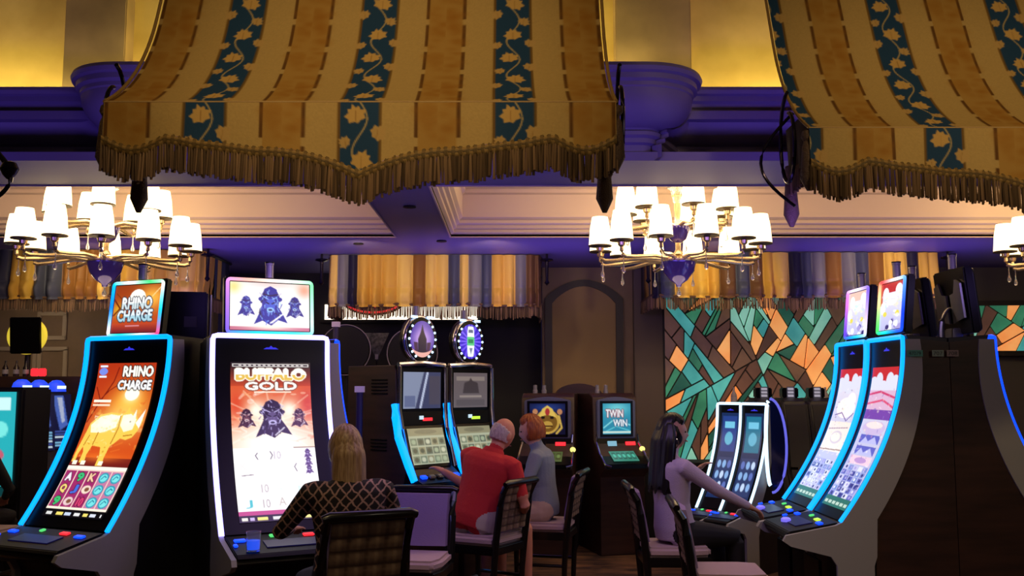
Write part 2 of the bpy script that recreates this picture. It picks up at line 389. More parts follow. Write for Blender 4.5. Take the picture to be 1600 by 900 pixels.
# ------------------------------------------------------------------ backlit stained glass
GL = {}
for nm, c1, c2, s_ in (('teal', (92, 190, 182), (60, 150, 150), .62), ('green', (70, 150, 110), (44, 104, 80), .6), ('deep green', (34, 84, 70), (52, 110, 90), .5), ('orange', (240, 140, 70), (250, 176, 104), .75), ('brown', (112, 76, 60), (84, 58, 50), .5), ('umber', (128, 92, 68), (96, 70, 58), .5), ('pale', (150, 214, 190), (110, 180, 160), .65)):
    GL[nm] = mat(nm + ' glass', c1, .25, emit=c1, strength=s_, noise=(1.7, c2, (1, 1, 1), 1))
def clip_half(poly, p, nrm):
    out = []
    for i in range(len(poly)):
        a, b = poly[i], poly[(i + 1) % len(poly)]; da = (a - p).dot(nrm); db = (b - p).dot(nrm)
        if da >= 0: out.append(a)
        if da * db < 0: out.append(a + (b - a) * (da / (da - db)))
    return out
def area(poly): return abs(sum(poly[i].x * poly[(i + 1) % len(poly)].y - poly[(i + 1) % len(poly)].x * poly[i].y for i in range(len(poly)))) / 2
def bsp(poly, amin, rg, depth=0):
    A = area(poly)
    if A < amin * rg.uniform(.6, 2.0) or depth > 9: return [poly]
    c = sum(poly, Vector((0, 0))) / len(poly)
    best = None
    for _ in range(8):
        ang = R(rg.choice([58, 62, 66, 118, 124, 55, 128, 30, 150, 85]) + rg.uniform(-8, 8)); nrm = Vector((-math.sin(ang), math.cos(ang)))
        p = c + Vector((rg.uniform(-.1, .1), rg.uniform(-.1, .1))) * math.sqrt(A)
        a, b = clip_half(poly, p, nrm), clip_half(poly, p, -nrm)
        if len(a) < 3 or len(b) < 3: continue
        q = min(area(a), area(b)) / A + .25 * rg.random()
        if best is None or q > best[0]: best = (q, a, b)
    return bsp(best[1], amin, rg, depth + 1) + bsp(best[2], amin, rg, depth + 1) if best else [poly]
def inset(poly, d):
    s_ = 1 if sum(poly[i].x * poly[(i + 1) % len(poly)].y - poly[(i + 1) % len(poly)].x * poly[i].y for i in range(len(poly))) > 0 else -1
    out = poly
    for i in range(len(poly)):
        a, b = poly[i], poly[(i + 1) % len(poly)]; e = (b - a)
        if e.length < 1e-5: continue
        nrm = Vector((-e.y, e.x)).normalized() * s_; out = clip_half(out, a + nrm * d, nrm)
        if len(out) < 3: return None
    return out
def glass_wall(name, W, H, loc, rz, seed, amin):
    rg = random.Random(seed)
    e = bpy.data.objects.new(name, None); COL.objects.link(e); e.location = loc; e.rotation_euler = (0, 0, rz); struct(e)
    MB().box((W / 2, .05, H / 2), (W, .04, H)).build('lead_backing', mat('dark lead came', (44, 38, 30), .6), e)
    rim = MB()
    for c, s_ in (((W / 2, 0, 0), (W, .08, .06)), ((W / 2, 0, H), (W, .08, .06)), ((0, 0, H / 2), (.05, .08, H)), ((W, 0, H / 2), (.05, .08, H))): rim.box(c, s_)
    rim.build('frame', mat('dark walnut moulding', (34, 24, 20), .5), e)
    names = ['teal', 'green', 'deep green', 'orange', 'brown', 'umber', 'pale', 'brown', 'green', 'orange', 'teal', 'umber']
    for poly in bsp([Vector((0, 0)), Vector((W, 0)), Vector((W, H)), Vector((0, H))], amin, rg):
        q = inset(poly, .011)
        if not q or area(q) < .003: continue
        MB().prism([(p.x, p.y) for p in q], -.005 - rg.uniform(0, .012), .03, 'y').build('pane', GL[rg.choice(names)], e, smooth=0)
    return e
gx0 = wx(1036); glass_wall('window_1', wx(1330) - gx0, 2.3, (gx0, YW, .62), 0, 12, .042)
q = P(1478, 548, 12.6); glass_wall('window_2', 2.6, .62, (q.x, 12.0 - .1, q.z - .06), R(-6), 5, .05)

# ------------------------------------------------------------------ striped canopies
PER = 0.735; TH = 0.66
def leaf(cx, cy, s_, ang):
    base = [(0, 1.0), (.2, .62), (.5, .66), (.52, .34), (.95, .16), (.68, -.14), (.72, -.5), (.3, -.52), (0, -.7), (-.3, -.52), (-.72, -.5), (-.68, -.14), (-.95, .16), (-.52, .34), (-.5, .66), (-.2, .62)]
    c, s1 = math.cos(ang), math.sin(ang)
    return [(cx + s_ * (x * c - y * s1), cy - s_ * (x * s1 + y * c)) for x, y in base]
def fabric_tile():
    S = 300.0; W, H = int(PER * S), int(TH * S); cv = Canvas(W, H, (180, 148, 88))
    g = np.random.default_rng(3); cv.speck(.05, 2)
    bx = PER * S / 2; hb = .105 * S
    edges = [.105, .105 + .153, .105 + .153 + .018]
    for sg in (-1, 1):
        x1 = bx + sg * edges[1] * S; x2 = bx + sg * edges[2] * S
        for k in range(3):
            y0 = H * k / 3; cv.rect(min(x1, x2), y0, max(x1, x2), y0 + H / 3 * .8, (96, 62, 26))
    cv.rect(0, 0, bx - edges[2] * S, H, (168, 128, 62)); cv.rect(bx + edges[2] * S, 0, W, H, (168, 128, 62))
    for k in range(60):
        x = g.choice([g.uniform(0, bx - edges[2] * S), g.uniform(bx + edges[2] * S, W)]); cv.glow(x, g.uniform(0, H), 14, 9, (150, 98, 30), .35)
    cv.rect(bx - hb, 0, bx + hb, H, (32, 62, 92)); cv.rect(bx - hb, 0, bx - hb + 4, H, (110, 80, 36)); cv.rect(bx + hb - 4, 0, bx + hb, H, (110, 80, 36))
    vine = [(bx + .035 * S * math.sin(2 * math.pi * t * 2), t * H) for t in np.linspace(0, 1, 60)]; cv.line(vine, 2.2, (176, 152, 100))
    LC = (184, 148, 88)
    for i, (dx, ty, sz, an) in enumerate([(-.02, .10, .058, .3), (.088, .235, .048, -1.0), (-.07, .30, .036, 1.1), (.01, .44, .060, -.4), (-.088, .56, .042, .9), (.06, .64, .040, -.7), (.0, .80, .056, .3), (.09, .90, .040, -1.2), (-.085, .93, .036, 1.0)]):
        for w_ in (-1, 0, 1):
            cv.poly(leaf(bx + dx * S, (ty + w_) * H, sz * S, an), LC if i % 3 else (196, 156, 88))
            cv.line([(bx + dx * S, (ty + w_) * H - sz * S * .4), (bx + dx * S * .9, (ty + w_) * H + sz * S * .6)], 1.0, (160, 120, 62))
    return cv.out()
TILE = fabric_tile()
def sample_tile(x, s_):
    h, w_, _ = TILE.shape; fx = ((x / PER + .5) % 1) * w_; fy = ((s_ / TH) % 1) * h
    i0 = np.floor(fy).astype(int) % h; j0 = np.floor(fx).astype(int) % w_; i1 = (i0 + 1) % h; j1 = (j0 + 1) % w_
    a = (fy % 1)[..., None]; b = (fx % 1)[..., None]
    return (TILE[i0, j0] * (1 - b) + TILE[i0, j1] * b) * (1 - a) + (TILE[i1, j0] * (1 - b) + TILE[i1, j1] * b) * a
M_fab = attr_mat('printed canopy cloth', 0, .75, .12); M_fr = attr_mat('bullion fringe', 0, .55)
M_rope = mat('gold rope', (150, 116, 60), .5, bump=(120, .4))
M_iron = mat('dark scroll iron', (46, 40, 54), .25, .85)
def scallop(t):
    """drop of the valance at t (0..1 across the front)"""
    t = min(t, 1 - t) * 2; d = .155 + .0 * t
    if t < .42: return .165 + .055 * math.sin(math.pi * min(t / .24, 1)) * (1 if t < .24 else 0) + (.03 * (1 - math.cos(2 * math.pi * (t - .24) / .36)) / 2 if t >= .24 else 0)
    if t < .6: return .195 + .03 * (t - .42) / .18
    return .225 + .115 * ((t - .6) / .4) ** 2.2
def strands(x_list, top, length, rg, layer_dy=(0, .012)):
    m_ = MB()
    for x, y, z in x_list:
        L = length * rg.uniform(.86, 1.08); r_ = .0055; dx = rg.uniform(-.008, .008); g = rg.uniform(.55, 1.1)
        col = (lin1(140 * g), lin1(112 * g), lin1(82 * g)); tip = (col[0] * .75, col[1] * .72, col[2] * .8)
        vv = [(x - r_, y, z), (x, y - r_, z), (x + r_, y, z), (x, y + r_, z), (x + dx - r_ * 1.2, y, z - L), (x + dx, y - r_ * 1.2, z - L), (x + dx + r_ * 1.2, y, z - L), (x + dx, y + r_, z - L)]
        m_.add(vv, [(0, 1, 5, 4), (1, 2, 6, 5), (2, 3, 7, 6), (3, 0, 4, 7), (4, 5, 6, 7)], [col] * 4 + [tip] * 4)
    return m_
def tassel(parent, x, y, z, L, s_=1):
    m_ = MB(); m_.lathe([(.001, 0), (.028 * s_, -.01), (.034 * s_, -.04), (.02 * s_, -.065), (.03 * s_, -.09), (.045 * s_, -L * .8), (.012, -L)], 12, (x, y, z))
    return m_.build('tassel', mat('brown silk tassel', (84, 62, 48), .6, bump=(150, .5)), parent)
def canopy(label, xc, yf, W, zs, seed, phase, side_dark):
    rg = random.Random(seed)
    t_ = thing('striped_canopy', label, 'canopy', (xc, yf, 0), 0, 'striped cloth canopies hung over the aisle')
    nx = int(W / .0058); ns = 250; L = 1.95; ds = L / ns
    prof_ = []; y_, z_ = 0.0, zs
    for i in range(ns + 1):
        prof_.append((y_, z_)); a = R(27 + 41 * min(1, (i * ds) / .95)); y_ += math.cos(a) * ds; z_ += math.sin(a) * ds
    xs = np.linspace(-W / 2, W / 2, nx); S = np.linspace(0, L, ns + 1)
    X, SS = np.meshgrid(xs, S); Yp = np.array([p[0] for p in prof_])[:, None] + 0 * X; Zp = np.array([p[1] for p in prof_])[:, None] + 0 * X
    sag = .006 * np.sin(X * 9 + 1.3) * np.sin(SS * 2.2)
    fl = 1 + .012 * np.exp(-SS * 4)
    grid_mesh('roof_cloth', np.stack([X * fl, Yp + sag, Zp + sag], -1), sample_tile(X + phase, -SS), M_fab, t_)
    q = np.linspace(0, 1, 60); X2, Q = np.meshgrid(xs, q); D = np.array([scallop((x + W / 2) / W) for x in xs])[None, :]
    wav = .008 * np.sin(X2 * 13 + seed) * Q
    grid_mesh('valance', np.stack([X2 * 1.012, -.006 + wav - .0 * Q, zs - Q * D], -1), sample_tile(X2 + phase, Q * D), M_fab, t_)
    MB().tube([(x * 1.012, -.004, zs + .002) for x in np.linspace(-W / 2, W / 2, 40)], .004, 6).build('seam_piping', mat('pale piping', (186, 150, 96), .6), t_)
    # braid along the scalloped edge, then the fringe
    bx_ = np.linspace(-W / 2, W / 2, 420); br = []; bc = []
    for r_i, (dz, dy) in enumerate(((0.0, -.010), (-.012, -.020), (-.024, -.022), (-.036, -.022), (-.050, -.014))):
        row = []; rc = []
        for i, x in enumerate(bx_):
            z = zs - scallop((x + W / 2) / W) + .004 + dz; zig = .004 * (1 if (i // 3 + r_i) % 2 else -1)
            row.append((x * 1.012, dy - .004 * ((i // 2 + r_i) % 2), z + zig)); g = (.62, 1.0, .55, .9, .6)[r_i] * (1.1 if (i // 3 + r_i) % 2 else .8)
            rc.append((lin1(150 * g), lin1(118 * g), lin1(66 * g)))
        br.append(row); bc.append(rc)
    grid_mesh('braid_trim', np.array(br), np.array(bc), M_fr, t_)
    pl = []
    for lay in range(2):
        n_ = int(W / .0125)
        for i in range(n_):
            x = -W / 2 + W * (i + .5 * lay) / n_ + rg.uniform(-.003, .003)
            pl.append((x * 1.012, -.016 + .014 * lay, zs - scallop(min(1, max(0, (x + W / 2) / W))) - .035))
    tag(strands(pl, 0, .135, rg).build('fringe', M_fr, t_, smooth=0, colors=True), kind='stuff')
    # side valances running back from both front corners, with braid edge and fringe
    for sg in (-1, 1):
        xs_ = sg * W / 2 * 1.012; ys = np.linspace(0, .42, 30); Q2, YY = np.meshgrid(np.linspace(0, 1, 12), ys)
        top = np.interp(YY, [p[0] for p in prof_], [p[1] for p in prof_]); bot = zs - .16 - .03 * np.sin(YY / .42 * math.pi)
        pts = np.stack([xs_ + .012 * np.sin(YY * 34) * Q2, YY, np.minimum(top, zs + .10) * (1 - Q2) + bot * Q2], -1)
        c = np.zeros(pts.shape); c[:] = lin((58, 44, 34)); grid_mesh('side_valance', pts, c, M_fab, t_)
        pl = [(xs_, y, zs - .15) for y in np.linspace(.01, .42, 44)]
        tag(strands(pl, 0, .135, rg).build('side_fringe', M_fr, t_, smooth=0, colors=True), kind='stuff')
        tassel(t_, xs_, .03, zs + .0, .33); tassel(t_, xs_ * .985, .42, zs - .1, .36)
        MB().tube([(xs_, -.004 + p[0], p[1] + .004) for p in prof_[::5]], .009, 8).build('edge_rope', M_rope, t_)
        # scrolled iron bracket beside the corner
        sc_ = []
        for i in range(26):
            a = R(100 + i * 14); r_ = .13 + .10 * i / 26; sc_.append((xs_ + sg * (.045 + .0 * i), .22 + r_ * .75 * math.cos(a), zs - .02 + r_ * 1.25 * math.sin(a)))
        MB().tube(sc_, .011, 8).build('iron_scroll', M_iron, t_)
        if sg < 0 and side_dark: MB().tube([(xs_ + sg * (.02 + .16 * math.sin(math.pi * i / 14)), .20 + .1 * math.sin(i / 14 * 3), zs + .14 - .52 * i / 14) for i in range(15)], .009, 8).build('iron_loop', M_iron, t_)
    z1 = prof_[-1][1]; y1 = prof_[-1][0]
    MB().tube([(-W / 2, y1, z1), (W / 2, y1, z1)], .02, 8).build('hanging_rail', M_iron, t_)
    for sx in (-.4, .4): MB().tube([(sx * W, y1, z1), (sx * W, y1, 5.2)], .012, 6).build('hanging_rod', M_iron, t_)
    return t_
ca = P(563, 160, 4.5); canopy('gold and teal striped canopy with leafy vines, the whole of it in view', ca.x, 4.5, 2.43, ca.z, 3, 0.0, 0)
cb = P(1268, 200, 4.97); canopy('gold and teal striped canopy cut off by the right edge of the picture', cb.x + 1.215, 4.97, 2.43, cb.z, 9, cb.x + 1.215 - P(1476, 200, 4.97).x, 1)
# iron scroll bracket of a neighbouring canopy at the left edge
b_ = thing('scroll_bracket', 'dark curled iron bracket hanging at the far left edge', 'bracket', P(8, 270, 4.6))
MB().tube([(-.12, 0, .22), (-.06, 0, .12), (.0, 0, .05), (.015, 0, .02)], .014, 8).build('rod', M_iron, b_); MB().tube([(-.12, 0, .22), (-.12, 0, 5.2 - P(8, 270, 4.6).z)], .01, 6).build('hanging_rod', M_iron, b_)
MB().lathe([(.001, .06), (.03, .05), (.045, .02), (.03, -.01), (.012, -.03), (.001, -.035)], 14, (.02, 0, 0)).build('boss', M_iron, b_)
MB().tube([(.03 - .28 * (1 - math.cos(R(a))), 0, -.02 - .16 * math.sin(R(a))) for a in range(0, 100, 8)], .011, 8).build('curl', M_iron, b_)

# ------------------------------------------------------------------ gathered drapes over the far pits
DP = [(226, 184, 80), (70, 74, 92), (216, 172, 70), (104, 74, 48), (230, 192, 96), (118, 116, 116), (36, 34, 54), (214, 166, 70), (134, 92, 44), (224, 180, 84)]
def drape(label, px0, px1, d, ptop, pbot, depth, seed):
    rg = random.Random(seed); a, b = P(px0, ptop, d), P(px1, ptop, d); zt = SOF - .01; zb = P(px0, pbot, d).z; W = b.x - a.x
    t_ = thing('gathered_drape', label, 'drape', (a.x, d, 0), 0, 'gathered gold drapes under the far soffit')
    plan = [(0, depth), (0, .12), (.04, .04), (.12, 0)] + [(x, 0) for x in np.linspace(.2, W - .2, 20)] + [(W - .12, 0), (W - .04, .04), (W, .12), (W, depth)]
    seg = [0]
    for p, q in zip(plan[:-1], plan[1:]): seg.append(seg[-1] + math.hypot(q[0] - p[0], q[1] - p[1]))
    n_ = int(seg[-1] / .012); s_ = np.linspace(0, seg[-1], n_); px = np.interp(s_, seg, [p[0] for p in plan]); py = np.interp(s_, seg, [p[1] for p in plan])
    edges = [0]; cols = []
    while edges[-1] < seg[-1]:
        edges.append(edges[-1] + rg.uniform(.10, .19)); cols.append(DP[rg.randrange(len(DP))] if not cols or rg.random() < .9 else cols[-1])
    rows = 36; pts = np.zeros((rows, n_, 3)); cc = np.zeros((rows, n_, 3))
    k = np.clip(np.searchsorted(edges, s_) - 1, 0, len(cols) - 1); e0 = np.array(edges)[k]; e1 = np.array(edges)[k + 1]; ph = (s_ - e0) / (e1 - e0)
    base = np.array([lin(cols[i]) for i in k]); bulge = np.sin(ph * math.pi) ** .7
    rr = np.array([rg.uniform(.6, 1.25) for _ in cols])[k]
    for r_ in range(rows):
        v = r_ / (rows - 1); puff = (.045 + .075 * v ** 1.4 * rr) * bulge + .012 * v * np.sin(ph * 9 + k) + (.02 * bulge * math.sin(v * 17 + 1) * (v > .6))
        tuck = -.02 * (v > .93)
        pts[r_, :, 0] = px; pts[r_, :, 1] = py - puff - tuck; pts[r_, :, 2] = zt + (zb - .02 * rr * bulge - zt) * v; cc[r_] = base
    grid_mesh('gathered_cloth', pts, cc, attr_mat('satin drape cloth', 0, .4, .1), t_)
    fp = []; sw = lambda x: .03 * abs(math.sin(x / W * math.pi * 3))
    for i in range(int(seg[-1] / .016)):
        s1 = seg[-1] * i / int(seg[-1] / .016); x = float(np.interp(s1, seg, [p[0] for p in plan])); y = float(np.interp(s1, seg, [p[1] for p in plan])); fp.append((x, y - .012, zb + .03 - sw(x)))
    tag(strands(fp, 0, .15, rg).build('fringe', M_fr, t_, smooth=0, colors=True), kind='stuff')
    MB().tube([(p[0], p[1] - .02, zb + .03 - sw(p[0])) for p in plan], .014, 6).build('braid_cord', mat('brown braid', (96, 70, 48), .7), t_)
    MB().tube([(p[0], p[1] + .02, zt - .02) for p in plan], .02, 6).build('curtain_rail', M_iron, t_)
    for x in (-.06, W + .06):
        MB().lathe([(.012, 0), (.014, -.05), (.07, -.06), (.075, -.075), (.02, -.09), (.016, -.3), (.03, -.33), (.001, -.36)], 14, (x, -.03, SOF)).build('finial_rod', M_iron, t_)
    return t_
drape('gold, grey and brown gathered drape over the red neon sign', 512, 846, 10.8, 402, 478, 1.0, 4)
drape('gathered gold drape above the stained glass wall', 1020, 1470, 10.6, 392, 464, 1.0, 8)
drape('gathered gold drape at the far left behind the chandelier', -120, 318, 10.4, 392, 466, 1.0, 15)

# ------------------------------------------------------------------ chandeliers
M_shade = mat('lit cream lamp shade', (255, 240, 205), .8, emit=(255, 226, 170), strength=3.2)
M_chrome = mat('pale champagne metal', (214, 190, 150), .22, .75)
M_crys = mat('clear crystal', (235, 235, 240), .05, 0, trans=.85)
M_bowl = mat('violet glass bowl', (70, 54, 150), .08, .2, coat=.6)
M_band = mat('dark shade rim', (60, 46, 30), .5)
def chandelier(label, loc):
    t_ = thing('chandelier', label, 'chandelier', loc, 0, 'two-tier shaded chandeliers in the coffers')
    MB().lathe([(.001, .98), (.03, .98), (.035, .80), (.02, .78), (.018, .62), (.05, .58), (.028, .52), (.03, .46), (.02, .36), (.05, .30), (.03, .26), (.022, .1), (.045, .06), (.001, .05)], 18).build('stem', M_chrome, t_)
    MB().lathe([(.02, .60), (.085, .64), (.09, .66), (.06, .64), (.035, .52), (.02, .50)], 18).build('crown_cup', M_crys, t_)
    MB().lathe([(.03, .16), (.07, .19), (.105, .27), (.11, .30), (.10, .30), (.02, .28)], 20).build('upper_bowl', M_bowl, t_)
    MB().lathe([(.001, -.23), (.02, -.225), (.028, -.2), (.075, -.17), (.13, -.1), (.15, -.03), (.152, .0), (.14, .0), (.02, -.02)], 22).build('lower_bowl', M_bowl, t_)
    MB().lathe([(.16, -.012), (.165, 0), (.16, .02), (.05, .03), (.05, -.012)], 22).build('hub_ring', M_chrome, t_)
    MB().lathe([(.001, -.31), (.016, -.3), (.02, -.28), (.006, -.25), (.004, -.22), (.001, -.22)], 10).build('finial_drop', M_crys, t_)
    def shade_meshes():
        sh = MB().lathe([(.062, .295), (.066, .297), (.084, .22), (.094, .06), (.091, .06), (.081, .22), (.063, .293)], 20)
        return sh
    first = None
    for tier, (n_, rad, z0, off) in enumerate(((12, .70, 0.0, 9), (7, .45, .30, 20))):
        for i in range(n_):
            az = R(off + 360 * i / n_)
            if first is None or tier == 1 and i == 0:
                L = rad
                pth = [(.05, 0, .0), (.15, 0, .015), (L * .45, 0, .02), (L * .75, 0, -.005), (L * .93, 0, -.012), (L * .985, 0, .0), (L, 0, .03), (L, 0, .07)]
                arm = MB().tube(pth, [.021, .02, .019, .017, .016, .018, .017, .014], 8).build('arm', M_chrome, t_)
                MB().lathe([(.012, .06), (.03, .075), (.034, .10), (.022, .115), (.016, .16), (.04, .17), (.04, .18), (.001, .18)], 14, (L, 0, 0)).build('candle_cup', M_chrome, arm)
                MB().lathe([(.066, .365), (.068, .367), (.086, .27), (.098, .12), (.095, .12), (.083, .27), (.064, .363)], 20, (L, 0, 0)).build('shade', M_shade, arm)
                MB().lathe([(.0965, .112), (.100, .112), (.1005, .122), (.0965, .122)], 20, (L, 0, 0)).build('shade_rim', M_band, arm)
                MB().lathe([(.001, -.16), (.014, -.15), (.017, -.13), (.005, -.09), (.003, -.01), (.001, -.01)], 8, (L * .97, 0, 0)).build('crystal_drop', M_crys, arm)
                first = arm
            else:
                arm = copy_tree(first, t_)
            arm.location = (0, 0, z0); arm.rotation_euler = (0, 0, az)
    l = lamp('POINT', 'chandelier_light', (0, 0, .42), (1.0, .74, .42), 24, .35); l.parent = t_
    l2 = lamp('POINT', 'chandelier_light', (0, 0, -.35), (1.0, .74, .42), 7, .25); l2.parent = t_
    MB().tube([(0, 0, .95), (0, 0, 3.74 - loc[2])], .012, 8).build('hanging_rod', M_chrome, t_)
    return t_
c0 = P(1060, 408, 8.3); ch = chandelier('two-tier chandelier of cream shades in front of the arched niche', tuple(c0))
for px, lb in ((165, 'two-tier chandelier of cream shades at the left, behind the red game topper'), (1712, 'chandelier at the right edge with only one cream shade showing')):
    c = copy_tree(ch); q = P(px, 408, 8.3); c.location = (q.x, 8.3, c0.z); c.rotation_euler = (0, 0, R(11 if px < 800 else 0)); c['label'] = lb
# ------------------------------------------------------------------ screen art (flat print)
def beast(cv, cx, cy, s_, body=(30, 26, 60), hi=(110, 130, 230), face=(70, 66, 110)):
    """shaggy dark buffalo head and shoulders, painted in loose dabs"""
    rg = random.Random(int(cx * 7 + s_)); S = s_
    cv.poly([(cx - .85 * S, cy + 1.05 * S), (cx - .62 * S, cy + .55 * S), (cx - .42 * S, cy + .1 * S), (cx - .48 * S, cy - .45 * S), (cx - .3 * S, cy - .85 * S), (cx, cy - 1.0 * S), (cx + .3 * S, cy - .85 * S), (cx + .48 * S, cy - .45 * S), (cx + .42 * S, cy + .1 * S), (cx + .66 * S, cy + .5 * S), (cx + .9 * S, cy + .95 * S), (cx + .4 * S, cy + .8 * S), (cx + .05 * S, cy + 1.1 * S), (cx - .4 * S, cy + .85 * S)], body)
    for sg in (-1, 1):
        cv.ell(cx + sg * .46 * S, cy - .3 * S, .16 * S, .12 * S, body); cv.line([(cx + sg * .42 * S, cy - .5 * S), (cx + sg * .56 * S, cy - .62 * S)], .08 * S, (200, 196, 210), .8)
    for k in range(60):
        a = rg.uniform(0, 2 * math.pi); r_ = rg.uniform(.2, 1.0) * S; x = cx + r_ * .62 * math.cos(a); y = cy + r_ * math.sin(a)
        cv.line([(x, y), (x + rg.uniform(-.12, .12) * S, y + rg.uniform(.08, .24) * S)], .05 * S, rg.choice([hi, face, body, (20, 16, 30), hi]), .75)
    cv.ell(cx, cy + .02 * S, .25 * S, .34 * S, face, .85); cv.ell(cx, cy + .26 * S, .19 * S, .13 * S, hi, .9); cv.ell(cx, cy + .27 * S, .11 * S, .05 * S, (26, 22, 44))
    for sg in (-1, 1): cv.line([(cx + sg * .08 * S, cy - .06 * S), (cx + sg * .2 * S, cy - .12 * S)], .07 * S, (20, 16, 34)); cv.line([(cx + sg * .12 * S, cy - .3 * S), (cx + sg * .34 * S, cy - .42 * S)], .06 * S, hi, .8)
    cv.line([(cx - .36 * S, cy - .56 * S), (cx, cy - .48 * S), (cx + .36 * S, cy - .56 * S)], .08 * S, (22, 18, 40)); cv.line([(cx + .1 * S, cy + .95 * S), (cx + .55 * S, cy + .55 * S)], .07 * S, (240, 236, 250), .8)
def dabs(cv, n, x0, y0, x1, y1, pal, r0, r1, seed, al=.7):
    rg = random.Random(seed)
    for _ in range(n):
        x, y = rg.uniform(x0, x1), rg.uniform(y0, y1)
        if rg.random() < .5: cv.ell(x, y, rg.uniform(r0, r1), rg.uniform(r0, r1) * .7, rg.choice(pal), al)
        else: cv.line([(x, y), (x + rg.uniform(-r1, r1) * 2, y + rg.uniform(-r1, r1))], rg.uniform(r0, r1) * .6, rg.choice(pal), al)
def art_rhino():
    cv = Canvas(108, 236); cv.vgrad(0, 236, (176, 50, 20), (232, 96, 30)); cv.glow(70, 62, 46, 40, (255, 190, 60)); cv.glow(66, 92, 60, 36, (255, 214, 110), .9)
    cv.glow(72, 52, 18, 14, (255, 252, 225)); cv.ell(72, 50, 13, 11, (255, 255, 235))
    cv.line([(2, 96), (16, 62), (34, 30), (40, 8)], 2, (120, 26, 14)); cv.line([(16, 62), (4, 40)], 1.6, (120, 26, 14)); cv.line([(24, 48), (46, 34)], 1.4, (120, 26, 14)); cv.line([(0, 76), (30, 44)], 1.2, (120, 26, 14))
    cv.rect(0, 150, 108, 168, (110, 26, 24)); cv.glow(50, 150, 60, 10, (240, 120, 40), .7)
    dabs(cv, 40, 0, 60, 108, 150, [(255, 200, 90), (246, 140, 50), (255, 226, 150), (220, 80, 30)], 2, 7, 9, .3)
    by = (250, 204, 84); hi = (255, 250, 214); sh = (176, 110, 26)
    cv.poly([(6, 120), (10, 98), (24, 84), (44, 80), (62, 82), (78, 78), (90, 84), (98, 96), (102, 84), (104, 92), (100, 108), (94, 118), (84, 122), (74, 120), (66, 128), (60, 132), (58, 150), (60, 162), (48, 162), (48, 146), (44, 134), (28, 132), (24, 146), (26, 158), (16, 158), (16, 142), (12, 134), (8, 146), (9, 157), (2, 157), (3, 138)], by)
    cv.poly([(12, 100), (26, 87), (44, 83), (62, 85), (58, 104), (36, 112), (16, 112)], hi); cv.poly([(66, 84), (80, 82), (92, 90), (90, 106), (76, 110), (66, 100)], hi)
    cv.poly([(92, 96), (104, 74), (101, 104)], (255, 255, 245)); cv.poly([(84, 86), (88, 74), (90, 88)], (255, 250, 230)); cv.poly([(70, 80), (74, 70), (78, 80)], by)
    cv.line([(62, 86), (64, 104), (60, 128)], 1.6, sh); cv.line([(30, 112), (28, 130)], 1.6, sh); cv.line([(78, 116), (92, 114)], 1.6, sh); cv.ell(82, 94, 1.6, 1.4, (60, 30, 10)); cv.line([(16, 116), (12, 132)], 1.4, sh)
    dabs(cv, 40, 14, 84, 60, 112, [(255, 255, 240), (255, 240, 180), (246, 206, 110)], 1, 4, 2, .6); cv.glow(40, 96, 26, 12, (255, 255, 235), .8); cv.glow(78, 94, 13, 10, (255, 255, 235), .7); dabs(cv, 16, 8, 118, 60, 150, [(200, 140, 40), (255, 230, 150)], .8, 2.4, 4, .7)
    for x in (52, 20, 5): cv.rect(x, 155, x + 8, 161, (255, 246, 225))
    cv.rect(4, 60, 36, 64, (255, 246, 226)); cv.rect(4, 67, 36, 70, (250, 220, 190)); cv.ell(11, 14, 8, 6, (120, 140, 230)); cv.rect(4, 4, 18, 7, (230, 240, 255)); cv.rect(4, 21, 18, 24, (230, 240, 255))
    cv.text('RHINO', 76, 14, 16, (252, 250, 238), 54, (40, 22, 18), 3, 2); cv.text('CHARGE', 73, 36, 14, (240, 240, 240), 60, (40, 24, 24), 3, 2)
    cv.rect(0, 163, 108, 168, (255, 244, 230)); cv.rect(0, 168, 108, 224, (236, 200, 190))
    rg = random.Random(4)
    for i in range(5):
        cv.rect(2 + i * 21, 170, 21 + i * 21, 222, (158, 44, 104) if i < 3 else (196, 120, 160))
        for j in range(3):
            cx, cy = 11.5 + i * 21, 179 + j * 17.4
            if i >= 3: cv.ell(cx, cy, 8.6, 7.6, (40, 150, 176)); cv.ell(cx, cy, 6.4, 5.6, (120, 224, 226)); cv.line([(cx - 4, cy + 2), (cx, cy - 3), (cx + 4, cy - 1)], 1.4, (30, 120, 150))
            else:
                k = ['A', '9', 'K', 'Q', 'J', 'o', '9', 'a', '10'][j * 3 + i]
                col = [(240, 230, 240), (60, 190, 120), (246, 200, 160), (240, 210, 120), (70, 110, 220), (240, 220, 200), (60, 190, 110), (230, 200, 200), (210, 60, 110)][j * 3 + i]
                if k.islower(): cv.ell(cx, cy, 8, 6, col); cv.ell(cx + 1, cy, 4, 3, (130, 80, 60))
                else: cv.text(k, cx, cy, 11, col, 10, (60, 14, 40), 2, 2)
    cv.rect(0, 222, 108, 225, (255, 240, 220)); cv.rect(0, 225, 108, 236, (10, 8, 12))
    for x, w_, c in ((6, 10, (220, 220, 220)), (24, 12, (240, 220, 110)), (39, 11, (200, 214, 240)), (56, 10, (230, 230, 230)), (72, 8, (240, 220, 110)), (84, 10, (220, 224, 240)), (102, 2, (240, 240, 240))): cv.rect(x, 229, x + w_, 233, c)
    return cv
